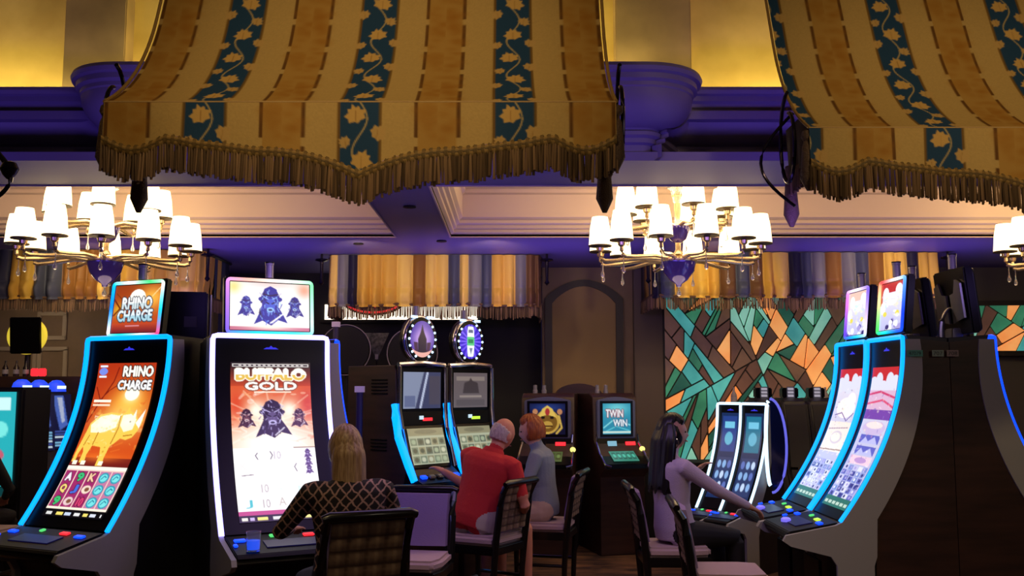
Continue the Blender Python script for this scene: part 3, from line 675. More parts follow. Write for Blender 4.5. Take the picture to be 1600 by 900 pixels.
def art_rhino_top():
    cv = Canvas(92, 70); cv.vgrad(0, 70, (150, 60, 20), (196, 72, 30)); cv.glow(76, 20, 40, 26, (250, 180, 70)); cv.glow(10, 36, 20, 16, (230, 180, 40), .8); cv.vgrad(56, 70, (196, 72, 40), (110, 30, 40))
    cv.ell(47, 20, 16, 13, (255, 252, 240)); cv.line([(0, 20), (14, 34), (2, 44)], 2.4, (110, 40, 10)); cv.line([(4, 12), (18, 22)], 1.4, (120, 50, 14)); cv.line([(76, 18), (92, 4)], 1.5, (250, 220, 150))
    cv.text('RHINO', 47, 27, 16, (244, 246, 244), 58, (52, 50, 66), 3, 2, low=(206, 222, 226)); cv.text('CHARGE', 45, 45, 15, (230, 240, 246), 68, (44, 52, 70), 3, 2, low=(170, 210, 224)); cv.rect(28, 59, 56, 60.5, (220, 150, 160))
    return cv
def art_buffalo():
    cv = Canvas(118, 250, (255, 255, 255)); cv.vgrad(0, 40, (30, 20, 30), (190, 70, 40)); cv.vgrad(40, 160, (214, 92, 50), (255, 226, 190))
    cv.glow(59, 96, 46, 34, (255, 240, 214)); cv.glow(59, 140, 66, 36, (255, 255, 250)); cv.glow(8, 70, 16, 34, (214, 60, 24), .8); cv.glow(112, 70, 16, 34, (200, 50, 24), .8)
    for a in range(0, 360, 24): cv.line([(59, 100), (59 + 80 * math.cos(R(a)), 100 + 60 * math.sin(R(a)))], 2.5, (255, 250, 230), .35)
    cv.rect(2, 2, 116, 9, (26, 20, 30)); cv.rect(3, 3, 115, 8, (226, 220, 214)); cv.rect(4.5, 4, 113.5, 7, (60, 46, 60)); [cv.rect(12 + k * 7, 4.6, 16 + k * 7, 6.4, (236, 228, 224)) for k in range(14)]
    cv.text('BUFFALO', 59, 21, 17, (255, 255, 250), 100, (255, 250, 236), 4, 2, low=(226, 186, 84)); cv.text('GOLD', 59, 40, 12, (255, 252, 244), 74, (120, 60, 40), 3, 2); cv.rect(34, 49, 88, 51, (255, 232, 210))
    dabs(cv, 60, 0, 50, 118, 135, [(255, 240, 220), (250, 190, 130), (220, 90, 50), (255, 255, 250)], 2, 7, 3, .4); cv.glow(59, 128, 70, 26, (255, 252, 240)); cv.glow(36, 80, 16, 20, (255, 246, 225)); cv.glow(84, 80, 16, 20, (255, 246, 225))
    beast(cv, 22, 92, 15, (66, 30, 50), (250, 220, 220), (130, 80, 90)); beast(cv, 98, 92, 15, (66, 30, 50), (250, 220, 220), (130, 80, 90)); beast(cv, 59, 92, 30, (44, 30, 60), (200, 190, 240), (100, 84, 130))
    cv.rect(0, 140, 118, 238, (255, 253, 250)); cv.rect(86, 140, 118, 141.5, (140, 110, 90))
    for (tx, x, y, c) in (('10', 62, 152, (190, 180, 190)), ('10', 40, 202, (180, 170, 170)), ('10', 40, 224, (170, 160, 160)), ('J', 16, 224, (70, 190, 200)), ('A', 62, 222, (190, 180, 170)), ('K', 14, 168, (236, 226, 220)), ('Q', 62, 200, (220, 230, 230))): cv.text(tx, x, y, 12, c, 10)
    cv.line([(34, 148), (31, 152), (34, 158)], 1.4, (90, 80, 90)); cv.line([(52, 146), (55, 152), (52, 158)], 1.4, (90, 80, 90)); cv.line([(10, 182), (26, 181)], 1.2, (110, 96, 100)); cv.line([(88, 166), (85, 171), (88, 178)], 1.3, (100, 90, 100))
    for k in range(3): beast(cv, 106, 150 + k * 12.5, 7, (76, 50, 110), (220, 200, 250), (130, 110, 170))
    cv.rect(86, 200, 90, 232, (214, 246, 240)); cv.rect(102, 206, 106, 236, (226, 246, 250)); cv.rect(0, 234, 118, 240, (190, 70, 130)); cv.rect(0, 240, 118, 250, (14, 10, 16))
    for x, w_, c in ((4, 8, (236, 232, 220)), (15, 6, (200, 180, 226)), (25, 14, (246, 232, 120)), (46, 16, (226, 226, 226)), (68, 6, (236, 230, 180)), (78, 6, (220, 226, 236)), (90, 12, (246, 236, 140))): cv.rect(x, 243, x + w_, 247.5, c)
    return cv
def art_buffalo_top():
    cv = Canvas(120, 74, (255, 253, 246)); cv.glow(60, 2, 60, 10, (240, 200, 190), .7); cv.glow(112, 10, 16, 16, (240, 150, 110), .8); cv.glow(6, 8, 14, 14, (246, 220, 120), .8); cv.rect(0, 68, 120, 74, (196, 110, 130)); cv.glow(60, 68, 50, 6, (255, 240, 220))
    beast(cv, 24, 36, 15, (38, 40, 130), (170, 210, 255), (70, 80, 180)); beast(cv, 97, 36, 16, (36, 38, 120), (190, 220, 255), (60, 80, 170)); beast(cv, 60, 34, 29, (36, 44, 140), (150, 200, 255), (70, 100, 210)); cv.line([(60, 62), (84, 44)], 2, (250, 250, 255))
    return cv
def art_castle(seed, warm):
    cv = Canvas(70, 200); rg = random.Random(seed)
    cv.vgrad(0, 200, (236, 226, 236), (170, 176, 226)); cv.rect(0, 0, 70, 26, (196, 40, 48)); [cv.ell(x, y, rx, ry, (222, 222, 240)) for x, y, rx, ry in ((8, 26, 14, 12), (22, 18, 9, 10), (34, 30, 16, 10), (50, 20, 10, 12), (64, 26, 12, 14))]
    if warm:
        cv.ell(38, 62, 28, 16, (255, 246, 240)); cv.ell(50, 52, 14, 14, (250, 240, 246)); cv.line([(10, 74), (30, 70), (50, 82), (66, 70)], 1.6, (110, 84, 160)); cv.rect(0, 84, 70, 130, (244, 232, 224)); cv.ell(38, 108, 18, 10, (214, 200, 214)); cv.ell(36, 108, 14, 7, (246, 240, 226)); cv.line([(4, 96), (64, 92)], 1.2, (150, 120, 150)); cv.line([(0, 128), (70, 126)], 1.5, (140, 100, 90))
    else:
        cv.rect(0, 34, 70, 66, (220, 180, 210)); cv.line([(2, 40), (30, 36), (68, 44)], 3, (206, 60, 110)); cv.line([(0, 54), (40, 48), (70, 58)], 3, (220, 80, 120)); cv.rect(0, 62, 70, 76, (120, 70, 170)); cv.ell(36, 88, 30, 10, (206, 186, 226)); cv.ell(36, 84, 22, 5, (244, 226, 226))
        for k, y in enumerate((98, 114)): cv.rect(10, y, 62, y + 12, (96, 100, 196)); cv.poly([(14, y + 12), (24, y + 3), (34, y + 9), (48, y + 2), (60, y + 12)], (190, 190, 240))
        cv.rect(8, 128, 64, 140, (240, 206, 226)); cv.ell(36, 134, 16, 4, (190, 150, 210))
    for i in range(5):
        for j in range(6):
            cv.rect(3 + i * 13, 142 + j * 7.6, 14 + i * 13, 148.6 + j * 7.6, rg.choice([(96, 100, 190), (150, 150, 220), (60, 64, 150), (200, 196, 236), (120, 140, 210), (226, 226, 246)]))
            cv.ell(8 + i * 13 + rg.uniform(-2, 2), 145 + j * 7.6, 2.6, 2, rg.choice([(230, 230, 250), (50, 50, 120), (170, 160, 220)]))
    dabs(cv, 70, 2, 30, 68, 140, [(250, 244, 250), (150, 130, 200), (214, 150, 190), (236, 226, 210), (110, 96, 180)] if not warm else [(255, 250, 246), (226, 210, 220), (150, 130, 170), (244, 226, 200)], .8, 3.2, seed, .55); dabs(cv, 60, 2, 142, 68, 186, [(236, 236, 250), (50, 54, 130), (170, 160, 226)], .6, 2, seed + 5, .7)
    cv.rect(0, 186, 70, 200, (40, 110, 100))
    for i in range(6): cv.rect(4 + i * 11, 192, 12 + i * 11, 196, (190, 214, 200))
    return cv
def art_castle_top(seed):
    cv = Canvas(60, 76, (250, 250, 255)); rg = random.Random(seed); cv.vgrad(0, 76, (250, 246, 255), (190, 190, 236))
    cv.rect(0, 0, 60, 16, (190, 40, 50) if seed == 2 else (236, 200, 186)); cv.rect(0, 16, 6, 36, (190, 40, 50) if seed == 2 else (236, 200, 186)); [cv.ell(x, y, rx, ry, (250, 248, 255)) for x, y, rx, ry in ((14, 18, 8, 11), (30, 28, 14, 9), (48, 14, 9, 10), (8, 40, 7, 10), (56, 22, 7, 12))]
    for k in range(14): cv.ell(rg.uniform(2, 58), rg.uniform(58, 76), rg.uniform(3, 6), rg.uniform(2, 6), rg.choice([(90, 80, 170), (60, 50, 120), (170, 160, 220), (250, 250, 255)]))
    for x in (14, 46): cv.ell(x, 50, 5, 4, (236, 220, 90))
    dabs(cv, 30, 4, 18, 56, 56, [(255, 255, 255), (200, 236, 244), (226, 226, 250), (244, 240, 200)], 1.5, 5, seed, .7)
    return cv
def art_reels(seed, base=(186, 196, 170), tone=((120, 140, 120), (90, 110, 100), (150, 150, 120))):
    cv = Canvas(52, 46, base); rg = random.Random(seed); cv.rect(0, 0, 52, 10, (150, 150, 120)); cv.ell(26, 5, 16, 3, (120, 122, 100))
    for i in range(5):
        for j in range(3): cv.rect(2 + i * 10, 13 + j * 11, 11 + i * 10, 22 + j * 11, rg.choice(tone)); cv.ell(6.5 + i * 10, 17.5 + j * 11, 3, 3, rg.choice([(210, 216, 190), (60, 80, 70), (170, 190, 160)]))
    return cv

# ------------------------------------------------------------------ curved-screen slot machine
M_bezel = mat('gloss black bezel', (7, 7, 10), .28, spec=.18); M_body = mat('charcoal cabinet', (26, 24, 32), .45); M_trim = mat('grey cabinet trim', (164, 164, 164), .5)
M_wood = mat('dark walnut laminate', (66, 41, 33), .45, noise=(2.2, (48, 30, 24), (1, 1, 8))); M_scr = attr_mat('lit game screen', 1.15, .2); M_silver = mat('brushed silver', (150, 148, 152), .3, .9)
M_labelprint = attr_mat('printed sticker', 0, .7)
def led_mat(n, c, s_): return mat('led ' + n, (20, 20, 30), .4, emit=c, strength=s_)
L_CYAN = led_mat('cyan', (0, 140, 255), 2.2); L_WHITE = led_mat('violet white', (150, 140, 255), 4.5); L_BLUE = led_mat('deep blue', (10, 60, 255), 2.4); L_ICE = led_mat('ice', (190, 225, 255), 2.0)
L_RED = led_mat('red', (255, 40, 50), 1.6); L_GREEN = led_mat('green', (90, 230, 120), 1.0); L_LIME = led_mat('lime', (190, 230, 60), 1.3)
M_rainbow = attr_mat('rainbow led ring', 1.6, .4)
def fcurve(t): return (-.46 * t * t, 1.92 - 1.2 * t)
def ring_cols(kind, n):
    out = []
    pal = {'rhino': [(255, 255, 255), (60, 220, 120), (255, 255, 255), (0, 190, 255), (0, 120, 255), (255, 240, 250), (0, 210, 220), (255, 255, 255), (255, 60, 120), (0, 200, 255)], 'buff': [(120, 255, 160), (255, 250, 245), (255, 170, 150), (190, 120, 255), (120, 90, 255), (0, 200, 255), (60, 230, 255), (200, 255, 240)], 'pink': [(120, 90, 255), (255, 240, 255), (230, 120, 255), (90, 60, 255), (0, 180, 255), (240, 220, 255)], 'mix': [(90, 160, 255), (255, 250, 250), (255, 60, 70), (250, 240, 160), (60, 220, 90), (0, 210, 220), (20, 80, 255), (20, 60, 255)], 'none': [(4, 4, 6)]}[kind]
    for i in range(n):
        f = i / n * len(pal); a = pal[int(f) % len(pal)]; b = pal[(int(f) + 1) % len(pal)]; t = f % 1; out.append(lin([a[k] * (1 - t) + b[k] * t for k in range(3)]))
    return out
def topper(t_, w_, h_, zc, yc, art, ring, tilt=-6, candle=True, back='box'):
    M = Matrix.Translation((0, yc, zc)) @ Matrix.Rotation(R(tilt), 4, 'X')
    hs = MB().box((0, .035, 0), (w_ + .04, .06, h_ + .04)).xf(M).build('topper_housing', M_bezel, t_, bevel=.01)
    if art is not None: flat_screen('topper_screen', art, w_ - .035, h_ - .035, M @ Matrix.Translation((0, .002, 0)), M_scr, hs)
    r_ = .02; cor = []
    for cx, cz, a0 in ((w_ / 2 - r_, h_ / 2 - r_, 0), (-w_ / 2 + r_, h_ / 2 - r_, 90), (-w_ / 2 + r_, -h_ / 2 + r_, 180), (w_ / 2 - r_, -h_ / 2 + r_, 270)):
        cor += [(cx + r_ * math.cos(R(a0 + a)), cz + r_ * math.sin(R(a0 + a))) for a in (0, 30, 60, 90)]
    dense = []
    for i in range(len(cor)):
        a, b = Vector(cor[i]), Vector(cor[(i + 1) % len(cor)]); k = max(1, int((b - a).length / .03)); dense += [a + (b - a) * j / k for j in range(k)]
    MB().tube([M @ Vector((p.x, -.002, p.y)) for p in dense], .0115, 6, True, cols=ring_cols(ring, len(dense)), up=(0, 1, 0)).build('topper_led_ring', M_rainbow, hs, colors=True)
    if back == 'plates':
        br = MB()
        for sx in (-1, 1): br.prism([(sx * .03, -.15), (sx * .2, -.12), (sx * .2, .12), (sx * .13, .15), (sx * .09, .06), (sx * .03, .05)], .075, .09, 'y')
        br.xf(M).build('topper_back_plate', M_silver, hs)
        MB().tube([M @ Vector((0, .08 + .10 * math.sin(R(a)), -.04 - .26 * (1 - math.cos(R(a))))) for a in range(0, 95, 8)], .022, 8, flat=.5).build('topper_arm', M_silver, hs)
    MB().box((0, yc + .06, zc - h_ / 2 - .04), (.14, .07, .12)).build('topper_neck', M_silver, t_, bevel=.008)
    if candle:
        cd = MB().lathe([(.001, 0), (.028, 0), (.028, .085), (.031, .087), (.031, .1), (.001, .1)], 14, (.0, yc + .05, zc + h_ / 2 + .02)).build('candle_lamp', mat('frosted candle lamp', (150, 146, 150), .25, .2), t_)
        MB().lathe([(.033, .1), (.033, .108), (.001, .108)], 14, (.0, yc + .05, zc + h_ / 2 + .02)).build('candle_cap', M_bezel, cd)
def arc_machine(label, loc, rz, w_=.8, led=L_CYAN, art=None, top=None, ring='rhino', D=.40, scr_w=.53, tw=.52, th=.34, s_=1.0, group='curved-screen slot machines', side=None, has_top=True, back='box', deckstyle=0, topper_z=2.14, tt=(.13, .95)):
    t_ = thing('slot_machine', label, 'slot machine', loc, rz, group); t_.scale = (s_, s_, s_)
    cur = [fcurve(i / 20) for i in range(21)]
    low = [(-.50, .70), (-.83, .635), (-.85, .60), (-.80, .565), (-.54, .50), (-.50, .44), (-.50, 0)]
    inb = [(y + .03, z) for y, z in cur]
    body = inb + [(-.47, .69), (-.79, .63), (-.80, .60), (-.76, .58), (-.50, .51), (-.46, .44), (-.46, 0), (D, 0), (D, 1.93), (.02, 1.95)]
    MB().prism(body, -w_ / 2 + .03, w_ / 2 - .03).build('cabinet_body', M_body, t_, bevel=.004, seg=1)
    for sg in (-1, 1):
        outer = cur + low; inner = [(y + .10 + .13 * (i / 20), z + .02 * i / 20) for i, (y, z) in enumerate(cur)] + [(-.24, .50), (-.26, .44), (-.26, 0)]
        poly = outer + inner[::-1]; x0 = sg * (w_ / 2 - .03); x1 = sg * w_ / 2
        tr = MB().prism(poly, min(x0, x1), max(x0, x1)).build('side_trim', M_trim, t_, smooth=30)
        pan = inner[:-2] + [(-.26, 0), (D, 0), (D, 1.90), (.1, 1.92)]
        MB().prism(pan, min(sg * (w_ / 2 - .03), sg * (w_ / 2 - .012)), max(sg * (w_ / 2 - .03), sg * (w_ / 2 - .012))).build('side_panel', side or M_body, t_, smooth=30)
    # black bezel and the curved screen
    n_ = 24; bz = MB(); rows = []
    for i in range(n_ + 1):
        y, z = fcurve(i / n_); rows.append([(-w_ / 2 + .03, y + .012, z), (w_ / 2 - .03, y + .012, z), (w_ / 2 - .03, y + .035, z), (-w_ / 2 + .03, y + .035, z)])
    bz.rings(rows); bezel = bz.build('bezel', M_bezel, t_, smooth=30)
    if art is not None:
        v = np.linspace(tt[0], tt[1], art.h); u = np.linspace(-scr_w / 2, scr_w / 2, art.w); U, V = np.meshgrid(u, v)
        grid_mesh('curved_screen', np.stack([U, -.46 * V * V + .006, 1.92 - 1.2 * V], -1), art.out(), M_scr, t_)
    em = MB(); em.prism([(-.05, -.008), (.05, -.008), (.03, .004), (.012, .004), (0, .016), (-.012, .004), (-.03, .004)], -.004, .0, 'y').xf(Matrix.Translation((0, .008, 1.92 - .06))).build('maker_emblem', led_mat('emblem', (60, 60, 255), .8), bezel)
    # led frame: up one side, across the top, down the other
    xo = w_ / 2 - .018; pth = []
    for i in range(24, -1, -1): y, z = fcurve(i / 24); pth.append((-xo, y - .008, z - (.0 if i else .012)))
    pth += [(-xo + .006, -.008, 1.93), (-xo + .03, -.008, 1.937), (0, -.008, 1.937), (xo - .03, -.008, 1.937), (xo - .006, -.008, 1.93)]
    for i in range(25): y, z = fcurve(i / 24); pth.append((xo, y - .008, z - (.0 if i else .012)))
    MB().tube(pth, .0165, 8, up=(0, 1, 0)).build('led_frame', led, t_, smooth=60)
    # button deck
    dk = MB().prism([(-.475, .715), (-.80, .655), (-.82, .63), (-.475, .66)], -w_ / 2 + .035, w_ / 2 - .035).build('button_deck', mat('satin black deck', (10, 10, 14), .5, spec=.25), t_, bevel=.006)
    def dz(y): return .655 + (y + .80) / .325 * .06
    MB().box((0, -.66, dz(-.66) + .004), (.34, .12, .006), 0, R(10.5)).build('deck_touch_panel', mat('dark touch panel', (12, 10, 22), .35, emit=(60, 50, 170), strength=.08), dk)
    for x, y, sx, m_ in ((-.30, -.58, .085, L_BLUE), (-.34, -.66, .03, L_BLUE), (-.1, -.53, .035, L_GREEN), (.12, -.55, .085, L_RED if deckstyle == 0 else L_LIME), (.28, -.58, .09, L_BLUE)):
        MB().box((x * w_ / .8, y, dz(y) + .007), (sx * .8, .036, .012), 0, R(10.5)).build('button', m_, dk, bevel=.004)
    if deckstyle == 1:
        MB().lathe([(.001, .0), (.034, 0), (.034, .02), (.02, .03), (.001, .03)], 16, (-.05, -.72, dz(-.72) + .003)).build('spin_button', mat('clear lit button', (150, 140, 230), .1, emit=(120, 110, 255), strength=.8), dk)
    MB().box((0, -.56, .3), (w_ * .5, .02, .3)).build('lower_door', M_bezel, t_, bevel=.006)
    if has_top: topper(t_, tw, th, topper_z, .05, top, ring, back=back)
    return t_
def rotv(a, b): return Vector((a * math.cos(b), a * math.sin(b)))
def place_face(label, corner, rz, side, w_=.8, **kw):
    """corner: top corner of the face (x, depth); side -1 when it is the machine's left corner"""
    x, y = corner; c = Vector((x, y)) - side * rotv(w_ / 2, rz)
    return arc_machine(label, (c.x, c.y, 0), rz, w_, **kw)
place_face('curved-screen slot machine with an orange rhino game and cyan light frame', (-2.255, 6.39), R(-25), 1, art=art_rhino(), top=art_rhino_top(), ring='rhino', tw=.46, th=.37, led=L_CYAN)
place_face('curved-screen slot machine with a white and red buffalo game and violet-white light frame', (-1.961, 6.23), R(28), -1, art=art_buffalo(), top=art_buffalo_top(), ring='buff', tw=.57, th=.36, led=L_WHITE)
place_face('slot machine half hidden behind the buffalo game with one blue light strip', (-1.27, 7.05), R(130), -1, w_=.5, ring='none', led=L_BLUE, D=.2, has_top=False).scale = (1, .7, 1)
# back-to-back bank on the right
WD = .68
for i, (lb, k) in enumerate((('nearer of the two blue-lit curved slot machines beside the dark-haired woman', 0), ('farther of the two blue-lit curved slot machines beside the dark-haired woman', 1))):
    arc_machine(lb, (2.62, 6.4 + WD / 2 + WD * k, 0), R(-90), WD, L_CYAN if k == 0 else L_CYAN, art_castle(k, k == 1), art_castle_top(2 - k), 'mix' if k == 0 else 'pink', .295, .47, tw=.44, th=.37, side=M_wood, group='double-sided bank of curved slot machines', deckstyle=1, tt=(.15, .95), topper_z=2.17)
    arc_machine(('nearer' if k == 0 else 'farther') + ' right-facing slot machine on the back of the double-sided bank', (3.215, 6.4 + WD / 2 + WD * k, 0), R(90), WD, L_BLUE, None, None, 'none', .295, .47, tw=.44, th=.42, side=M_wood, group='double-sided bank of curved slot machines', back='plates', topper_z=2.2)
# asset stickers on the end of the bank
for x0, tx, bg in ((1417, '47079', (104, 176, 150)), (1456, '707', (150, 172, 150)), (1479, '708', (164, 150, 140))):
    a, b = P(x0, 547, 6.385), P(x0 + (25 if x0 == 1417 else 19), 557, 6.385); cv = Canvas(30, 12, bg); cv.text(tx, 15, 6, 6.5, (50, 56, 54), 22, bold=0)
    o = flat_screen('asset_sticker', cv, b.x - a.x, a.z - b.z, Matrix.Translation(((a.x + b.x) / 2, 6.384, (a.z + b.z) / 2)), M_labelprint, None)
    tag(o, {1417: 'long green asset sticker on the grey edge of the bank end', 1456: 'pale green number sticker on the wooden bank end', 1479: 'grey number sticker on the wooden bank end'}[x0], 'sticker', 'asset stickers on the bank end')
# small white-lit pod behind the dark-haired woman
for k, lb in enumerate(('nearer of two small curved slot machines with white light strips', 'farther of two small curved slot machines with white light strips')):
    q = Vector((P(1178 - 37 * k, 640, 8.6 + .22 * k).x, 8.6 + .22 * k))
    cvp = Canvas(40, 90, (16, 40, 84)); cvp.rect(4, 4, 36, 42, (28, 110, 140) if k == 0 else (30, 60, 130)); cvp.rect(9, 10, 31, 17, (110, 190, 220)); cvp.ell(20, 28, 9, 7, (90, 170, 200)); cvp.rect(4, 48, 36, 86, (40, 56, 100))
    for i in range(3):
        for j in range(3): cvp.ell(9 + i * 11, 55 + j * 11, 4, 4, random.Random(i * 3 + j + k).choice([(130, 170, 220), (90, 110, 180), (190, 210, 240)]))
    arc_machine(lb, (q.x, q.y, 0), R(-48), .40, L_ICE, cvp, None, 'none', .3, .25, s_=.75, has_top=False, group='small white-lit slot machines', tt=(.08, .9))
rimx = P(1196, 700, 8.45); rp = thing('lit_side_fin', 'oval blue glass fin with a chrome rim ending the white-lit pod', 'side panel', (rimx.x + .03, 8.38, 0), R(-20))
ov = [(.13 * math.sin(R(a)) - .0, 1.1 + .40 * math.cos(R(a))) for a in range(0, 181, 10)]
MB().prism(ov, .0, .02, 'y').build('fin_glass', mat('navy glass', (14, 22, 60), .1, coat=.5), rp)
MB().tube([(x, -.004, z) for x, z in ov], .011, 8).build('fin_rim', led_mat('violet rim', (110, 110, 240), .9), rp)
MB().tube([(-.01 - .03 * math.sin(R(a)), -.012, 1.12 + .36 * math.cos(R(a))) for a in range(0, 181, 12)], .016, 8).build('fin_light', L_ICE, rp)
# ------------------------------------------------------------------ upright machines with oval toppers
M_chr = mat('polished chrome', (190, 186, 200), .12, .95)
def oval_machine(label, loc, rz, seed, art_top, art_up):
    t_ = thing('slot_machine', label, 'slot machine', loc, rz, 'upright machines with oval toppers'); w_ = .52
    # local: face towards -Y, origin on the floor under the upper screen
    MB().prism([(.02, .0), (-.22, .0), (-.22, .70), (-.30, .78), (-.30, .84), (-.12, .96), (-.02, 1.30), (0, 1.74), (.04, 1.78), (.62, 1.78), (.62, 0)], -w_ / 2, w_ / 2).build('cabinet_body', M_wood, t_, bevel=.006, seg=1)
    fr = MB().prism([(-.03, 1.40), (-.035, 1.76), (-.01, 1.78), (.03, 1.78), (.03, 1.40)], -w_ / 2 + .01, w_ / 2 - .01).build('upper_bezel', M_bezel, t_, bevel=.006)
    flat_screen('upper_screen', art_up, w_ - .1, .30, Matrix.Translation((0, -.037, 1.575)), attr_mat('dim game screen', .75, .2), fr)
    cp = MB().prism([(-.05, 1.29), (-.04, 1.40), (.03, 1.40), (.03, 1.29)], -w_ / 2 + .02, w_ / 2 - .02).build('card_panel', M_bezel, t_, bevel=.004)
    MB().box((-.02, -.052, 1.35), (.04, .01, .03)).build('card_slot', mat('pale slot light', (200, 220, 230), .4, emit=(190, 225, 235), strength=.9), cp)
    MB().box((.05, -.052, 1.335), (.10, .01, .025)).build('credit_display', L_RED if seed == 1 else L_LIME, cp)
    lo = MB().prism([(-.16, .95), (-.055, 1.285), (.0, 1.285), (-.05, .95)], -w_ / 2 + .02, w_ / 2 - .02).build('lower_bezel', M_bezel, t_, bevel=.004)
    M = Matrix.Translation((0, -.113, 1.12)) @ Matrix.Rotation(R(-17.4), 4, 'X'); flat_screen('lower_screen', art_reels(seed), w_ - .12, .30, M @ Matrix.Translation((0, -.003, 0)), attr_mat('dim game screen', .75, .2), lo)
    dk = MB().prism([(-.34, .80), (-.34, .84), (-.14, .93), (-.1, .80)], -w_ / 2 - .01, w_ / 2 + .01).build('button_deck', M_bezel, t_, bevel=.01)
    for i in range(5): MB().box((-.18 + i * .09, -.26, .888), (.06, .04, .02), 0, R(24)).build('button', L_BLUE if i in (0, 4) else mat('ivory button', (150, 140, 120), .4), dk, bevel=.005)
    MB().tube([(.26, -.3, .86), (.3, -.36, .84), (.24, -.40, .83), (.1, -.41, .83)], .018, 8).build('deck_light', L_CYAN, dk)
    for sg in (-1, 1):
        MB().tube([(sg * w_ / 2, -.045, 1.77), (sg * w_ / 2, -.05, 1.42), (sg * (w_ / 2 - .01), -.08, 1.26), (sg * (w_ / 2 - .02), -.2, .95)], .016, 8).build('chrome_tube', M_chr, t_)
    MB().tube([(-w_ / 2 - .035, -.03, 1.46), (-w_ / 2 - .05, -.06, 1.36), (-w_ / 2 - .05, -.1, 1.2), (-w_ / 2 - .03, -.2, .98), (-w_ / 2 - .02, -.26, .86)], [.03, .034, .034, .034, .03], 10).build('side_light', L_CYAN, t_)
    MB().tube([(-w_ / 2, -.03, 1.785), (0, -.045, 1.80), (w_ / 2, -.03, 1.785)], .022, 8).build('chrome_brow', M_chr, t_)
    # oval topper
    zc = 2.0; ring = []
    for i in range(36): a = R(i * 10); ring.append((.165 * math.cos(a), .0, zc + .185 * math.sin(a)))
    hs = MB().lathe([(.001, .10), (.15, .10), (.185, .06), (.19, .0), (.17, -.03), (.001, -.03)], 36).xf(Matrix.Translation((0, 0, zc)) @ Matrix.Rotation(R(-90), 4, 'X') @ Matrix.Diagonal((.94, 1.05, 1, 1))).build('topper_housing', M_bezel, t_)
    MB().tube(ring, .021, 10, True, up=(0, 1, 0)).build('chrome_ring', M_chr, hs)
    for i in range(36):
        if i % 2 == 0 and (abs(math.cos(R(i * 10))) > .5):
            a = R(i * 10); MB().sphere((.148 * math.cos(a), -.034, zc + .166 * math.sin(a)), .011, 8, 5).build('topper_bulb', L_ICE, hs)
    u = np.linspace(-1, 1, art_top.w); v = np.linspace(1, -1, art_top.h); U, V = np.meshgrid(u, v); uu = U * np.sqrt(1 - V * V / 2); vv_ = V * np.sqrt(1 - U * U / 2)
    grid_mesh('topper_screen', np.stack([uu * .135, 0 * U - .032, zc + vv_ * .152], -1), art_top.out(), M_scr, hs)
    for sg in (-.09, .09): MB().box((sg, -.028, zc + .184), (.06, .02, .02)).build('topper_lamp', L_ICE, hs)
    MB().box((0, .03, 1.81), (.16, .1, .07)).build('topper_neck', M_chr, t_, bevel=.008)
    MB().lathe([(.001, 0), (.035, 0), (.03, .08), (.001, .08)], 12, (.0, .05, zc + .2)).build('candle_lamp', mat('frosted candle lamp', (150, 146, 150), .25, .2), t_)
    for i in range(9): MB().box((-w_ / 2 - .004, .2, 1.66 - i * .028 - (.35 if i > 4 else 0)), (.006, .2, .01)).build('vent_louver', M_bezel, t_)
    return t_
def tower_art():
    cv = Canvas(40, 44, (60, 40, 150)); cv.glow(20, 22, 22, 22, (210, 170, 230)); cv.poly([(20, 4), (23, 14), (27, 22), (28, 40), (12, 40), (13, 22), (17, 14)], (40, 26, 50)); cv.rect(6, 26, 12, 40, (70, 40, 70)); cv.rect(28, 26, 34, 40, (70, 40, 70)); cv.rect(0, 38, 40, 44, (230, 170, 160)); return cv
def wheel_art():
    cv = Canvas(40, 44, (50, 30, 190))
    for a in range(0, 360, 20): cv.line([(20, 22), (20 + 30 * math.cos(R(a)), 22 + 30 * math.sin(R(a)))], 2, (120, 90, 255))
    cv.rect(14, 3, 27, 41, (236, 240, 250)); cv.rect(14, 16, 27, 27, (90, 200, 130)); cv.rect(16, 7, 25, 11, (90, 100, 130)); cv.rect(16, 19, 25, 24, (40, 130, 80)); cv.poly([(18, 30), (24, 30), (21, 38)], (110, 120, 150)); return cv
up1 = Canvas(44, 34, (70, 74, 110)); up1.poly([(0, 0), (24, 0), (14, 34), (0, 34)], (150, 160, 190)); up1.line([(28, 1), (20, 33)], 2.4, (210, 220, 250)); up1.rect(2, 22, 14, 32, (110, 120, 160)); up1.rect(30, 4, 43, 30, (84, 78, 96))
up2 = Canvas(44, 34, (112, 100, 104)); up2.rect(4, 4, 40, 8, (150, 136, 130)); up2.poly([(12, 20), (14, 10), (20, 8), (22, 5), (24, 8), (31, 10), (33, 20)], (70, 60, 64)); up2.rect(8, 22, 36, 24, (160, 146, 140)); up2.rect(4, 26, 40, 32, (96, 86, 90))
oval_machine('upright slot machine with a tower picture in its oval chrome topper', (-.773, 8.05, 0), R(48), 1, tower_art(), up1)
oval_machine('upright slot machine whose oval topper shows a white and green number strip', (-.39, 8.50, 0), R(48), 2, wheel_art(), up2)

